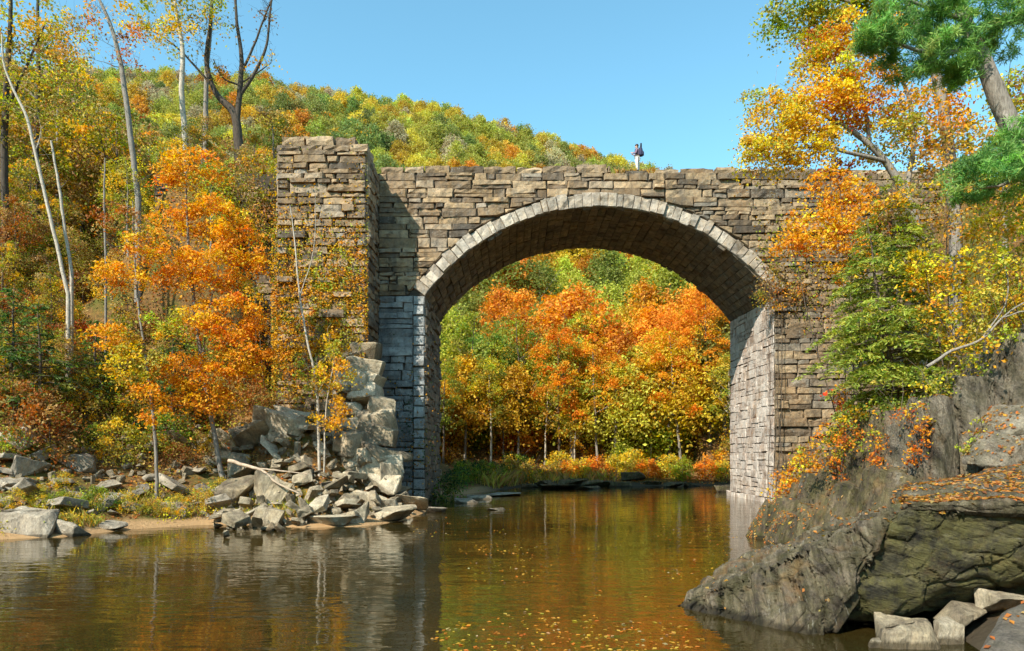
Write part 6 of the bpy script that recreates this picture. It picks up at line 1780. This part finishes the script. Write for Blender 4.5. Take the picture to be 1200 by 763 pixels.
# pack with a rolled mat standing above the shoulder
pk = empty('backpack', base); pk.rotation_euler = (0, 0, -.35)
tag(pk, 'navy backpack with a tall dark roll sticking up, worn by the person on the bridge', 'backpack')
def rbox(name, c, d, bev, mat, parent, taper=1.0):
    bm = bmesh.new(); bmesh.ops.create_cube(bm, size=1)
    for v in bm.verts:
        t = taper if v.co.z > 0 else 1.0
        v.co = Vector((v.co.x * d[0] * t, v.co.y * d[1] * t, v.co.z * d[2]))
    bmesh.ops.bevel(bm, geom=list(bm.edges), offset=bev, segments=3, profile=.5, affect='EDGES')
    for v in bm.verts: v.co += Vector(c)
    for f in bm.faces: f.smooth = True
    me = bpy.data.meshes.new(name); bm.to_mesh(me); bm.free(); me.materials.append(mat)
    return link(name, me, parent)
rbox('pack_body', (.205, 0, 1.26), (.24, .34, .50), .06, M['navy_cloth'], pk, .85)
rbox('pack_pocket', (.35, 0, 1.16), (.09, .24, .24), .03, M['navy_cloth'], pk)
v, q = tube([(.20, .08, 1.42), (.205, .08, 1.62), (.21, .08, 1.84)], [.055, .06, .05], 12)
link('bed_roll', mesh_np('bed_roll', v, [q, [[0, 1, 2, 3]], ], M['black_cloth'], None, True), pk)
for s_ in (-1, 1):
    v, q = tube([(.16, s_ * .13, 1.44), (.02, s_ * .14, 1.515), (-.12, s_ * .13, 1.42), (-.14, s_ * .15, 1.22), (.02, s_ * .19, 1.08), (.15, s_ * .14, 1.05)], [.018] * 6, 6)
    link('strap', mesh_np('strap', v, [q], M['black_cloth'], None, True), pk)

# ------------------------------------------------------------------ sun, sky, camera
EL, AZX = 42.0, .80          # the sun's height; how far it stands to the left for each metre behind the camera
w = bpy.data.worlds.new('World'); S.world = w; w.use_nodes = True
nt = w.node_tree; bg = nt.nodes['Background']
sky = nt.nodes.new('ShaderNodeTexSky'); sky.sky_type = 'NISHITA'; sky.sun_disc = False
sky.sun_elevation = math.radians(EL); sky.sun_rotation = math.atan2(-AZX, -1.0)
sky.air_density = 1.0; sky.dust_density = .5; sky.ozone_density = 1.0; sky.altitude = 250
tint = nt.nodes.new('ShaderNodeMix'); tint.data_type = 'RGBA'; tint.blend_type = 'MULTIPLY'; tint.inputs[0].default_value = 1.0
tint.inputs[7].default_value = (.86, 1.31, 1.16, 1)
nt.links.new(sky.outputs[0], tint.inputs[6]); nt.links.new(tint.outputs[2], bg.inputs[0]); bg.inputs[1].default_value = 0.15
L = bpy.data.lights.new('sun', 'SUN'); L.energy = 4.6; L.angle = math.radians(.55); L.color = (1.0, .92, .80)
so = bpy.data.objects.new('sun', L); COL.objects.link(so)
d = Vector((AZX, 1.0, -math.tan(math.radians(EL)) * math.hypot(AZX, 1.0)))
so.rotation_euler = d.to_track_quat('-Z', 'Y').to_euler(); so.location = (-30, -40, 60)

cam = bpy.data.cameras.new('camera'); co = bpy.data.objects.new('camera', cam); COL.objects.link(co); S.camera = co
co.location = (0, 0, CAMZ); co.rotation_euler = (PI / 2, 0, 0)
cam.sensor_width = 36; cam.lens = 36 * F / 1200; cam.shift_y = (HZ - 381.5) / 1200; cam.clip_end = 5000; cam.clip_start = .1
S.view_settings.view_transform = 'Standard'; S.view_settings.look = 'None'; S.view_settings.exposure = 0.82; S.view_settings.gamma = 1; S.view_settings.use_curve_mapping = False
S.render.engine = 'CYCLES'
c = S.cycles
c.max_bounces = 6; c.diffuse_bounces = 3; c.glossy_bounces = 3; c.transmission_bounces = 3; c.caustics_reflective = False; c.caustics_refractive = False
c.use_adaptive_sampling = True; c.adaptive_threshold = .02; c.use_denoising = True; c.sample_clamp_indirect = 6
S.render.film_transparent = False
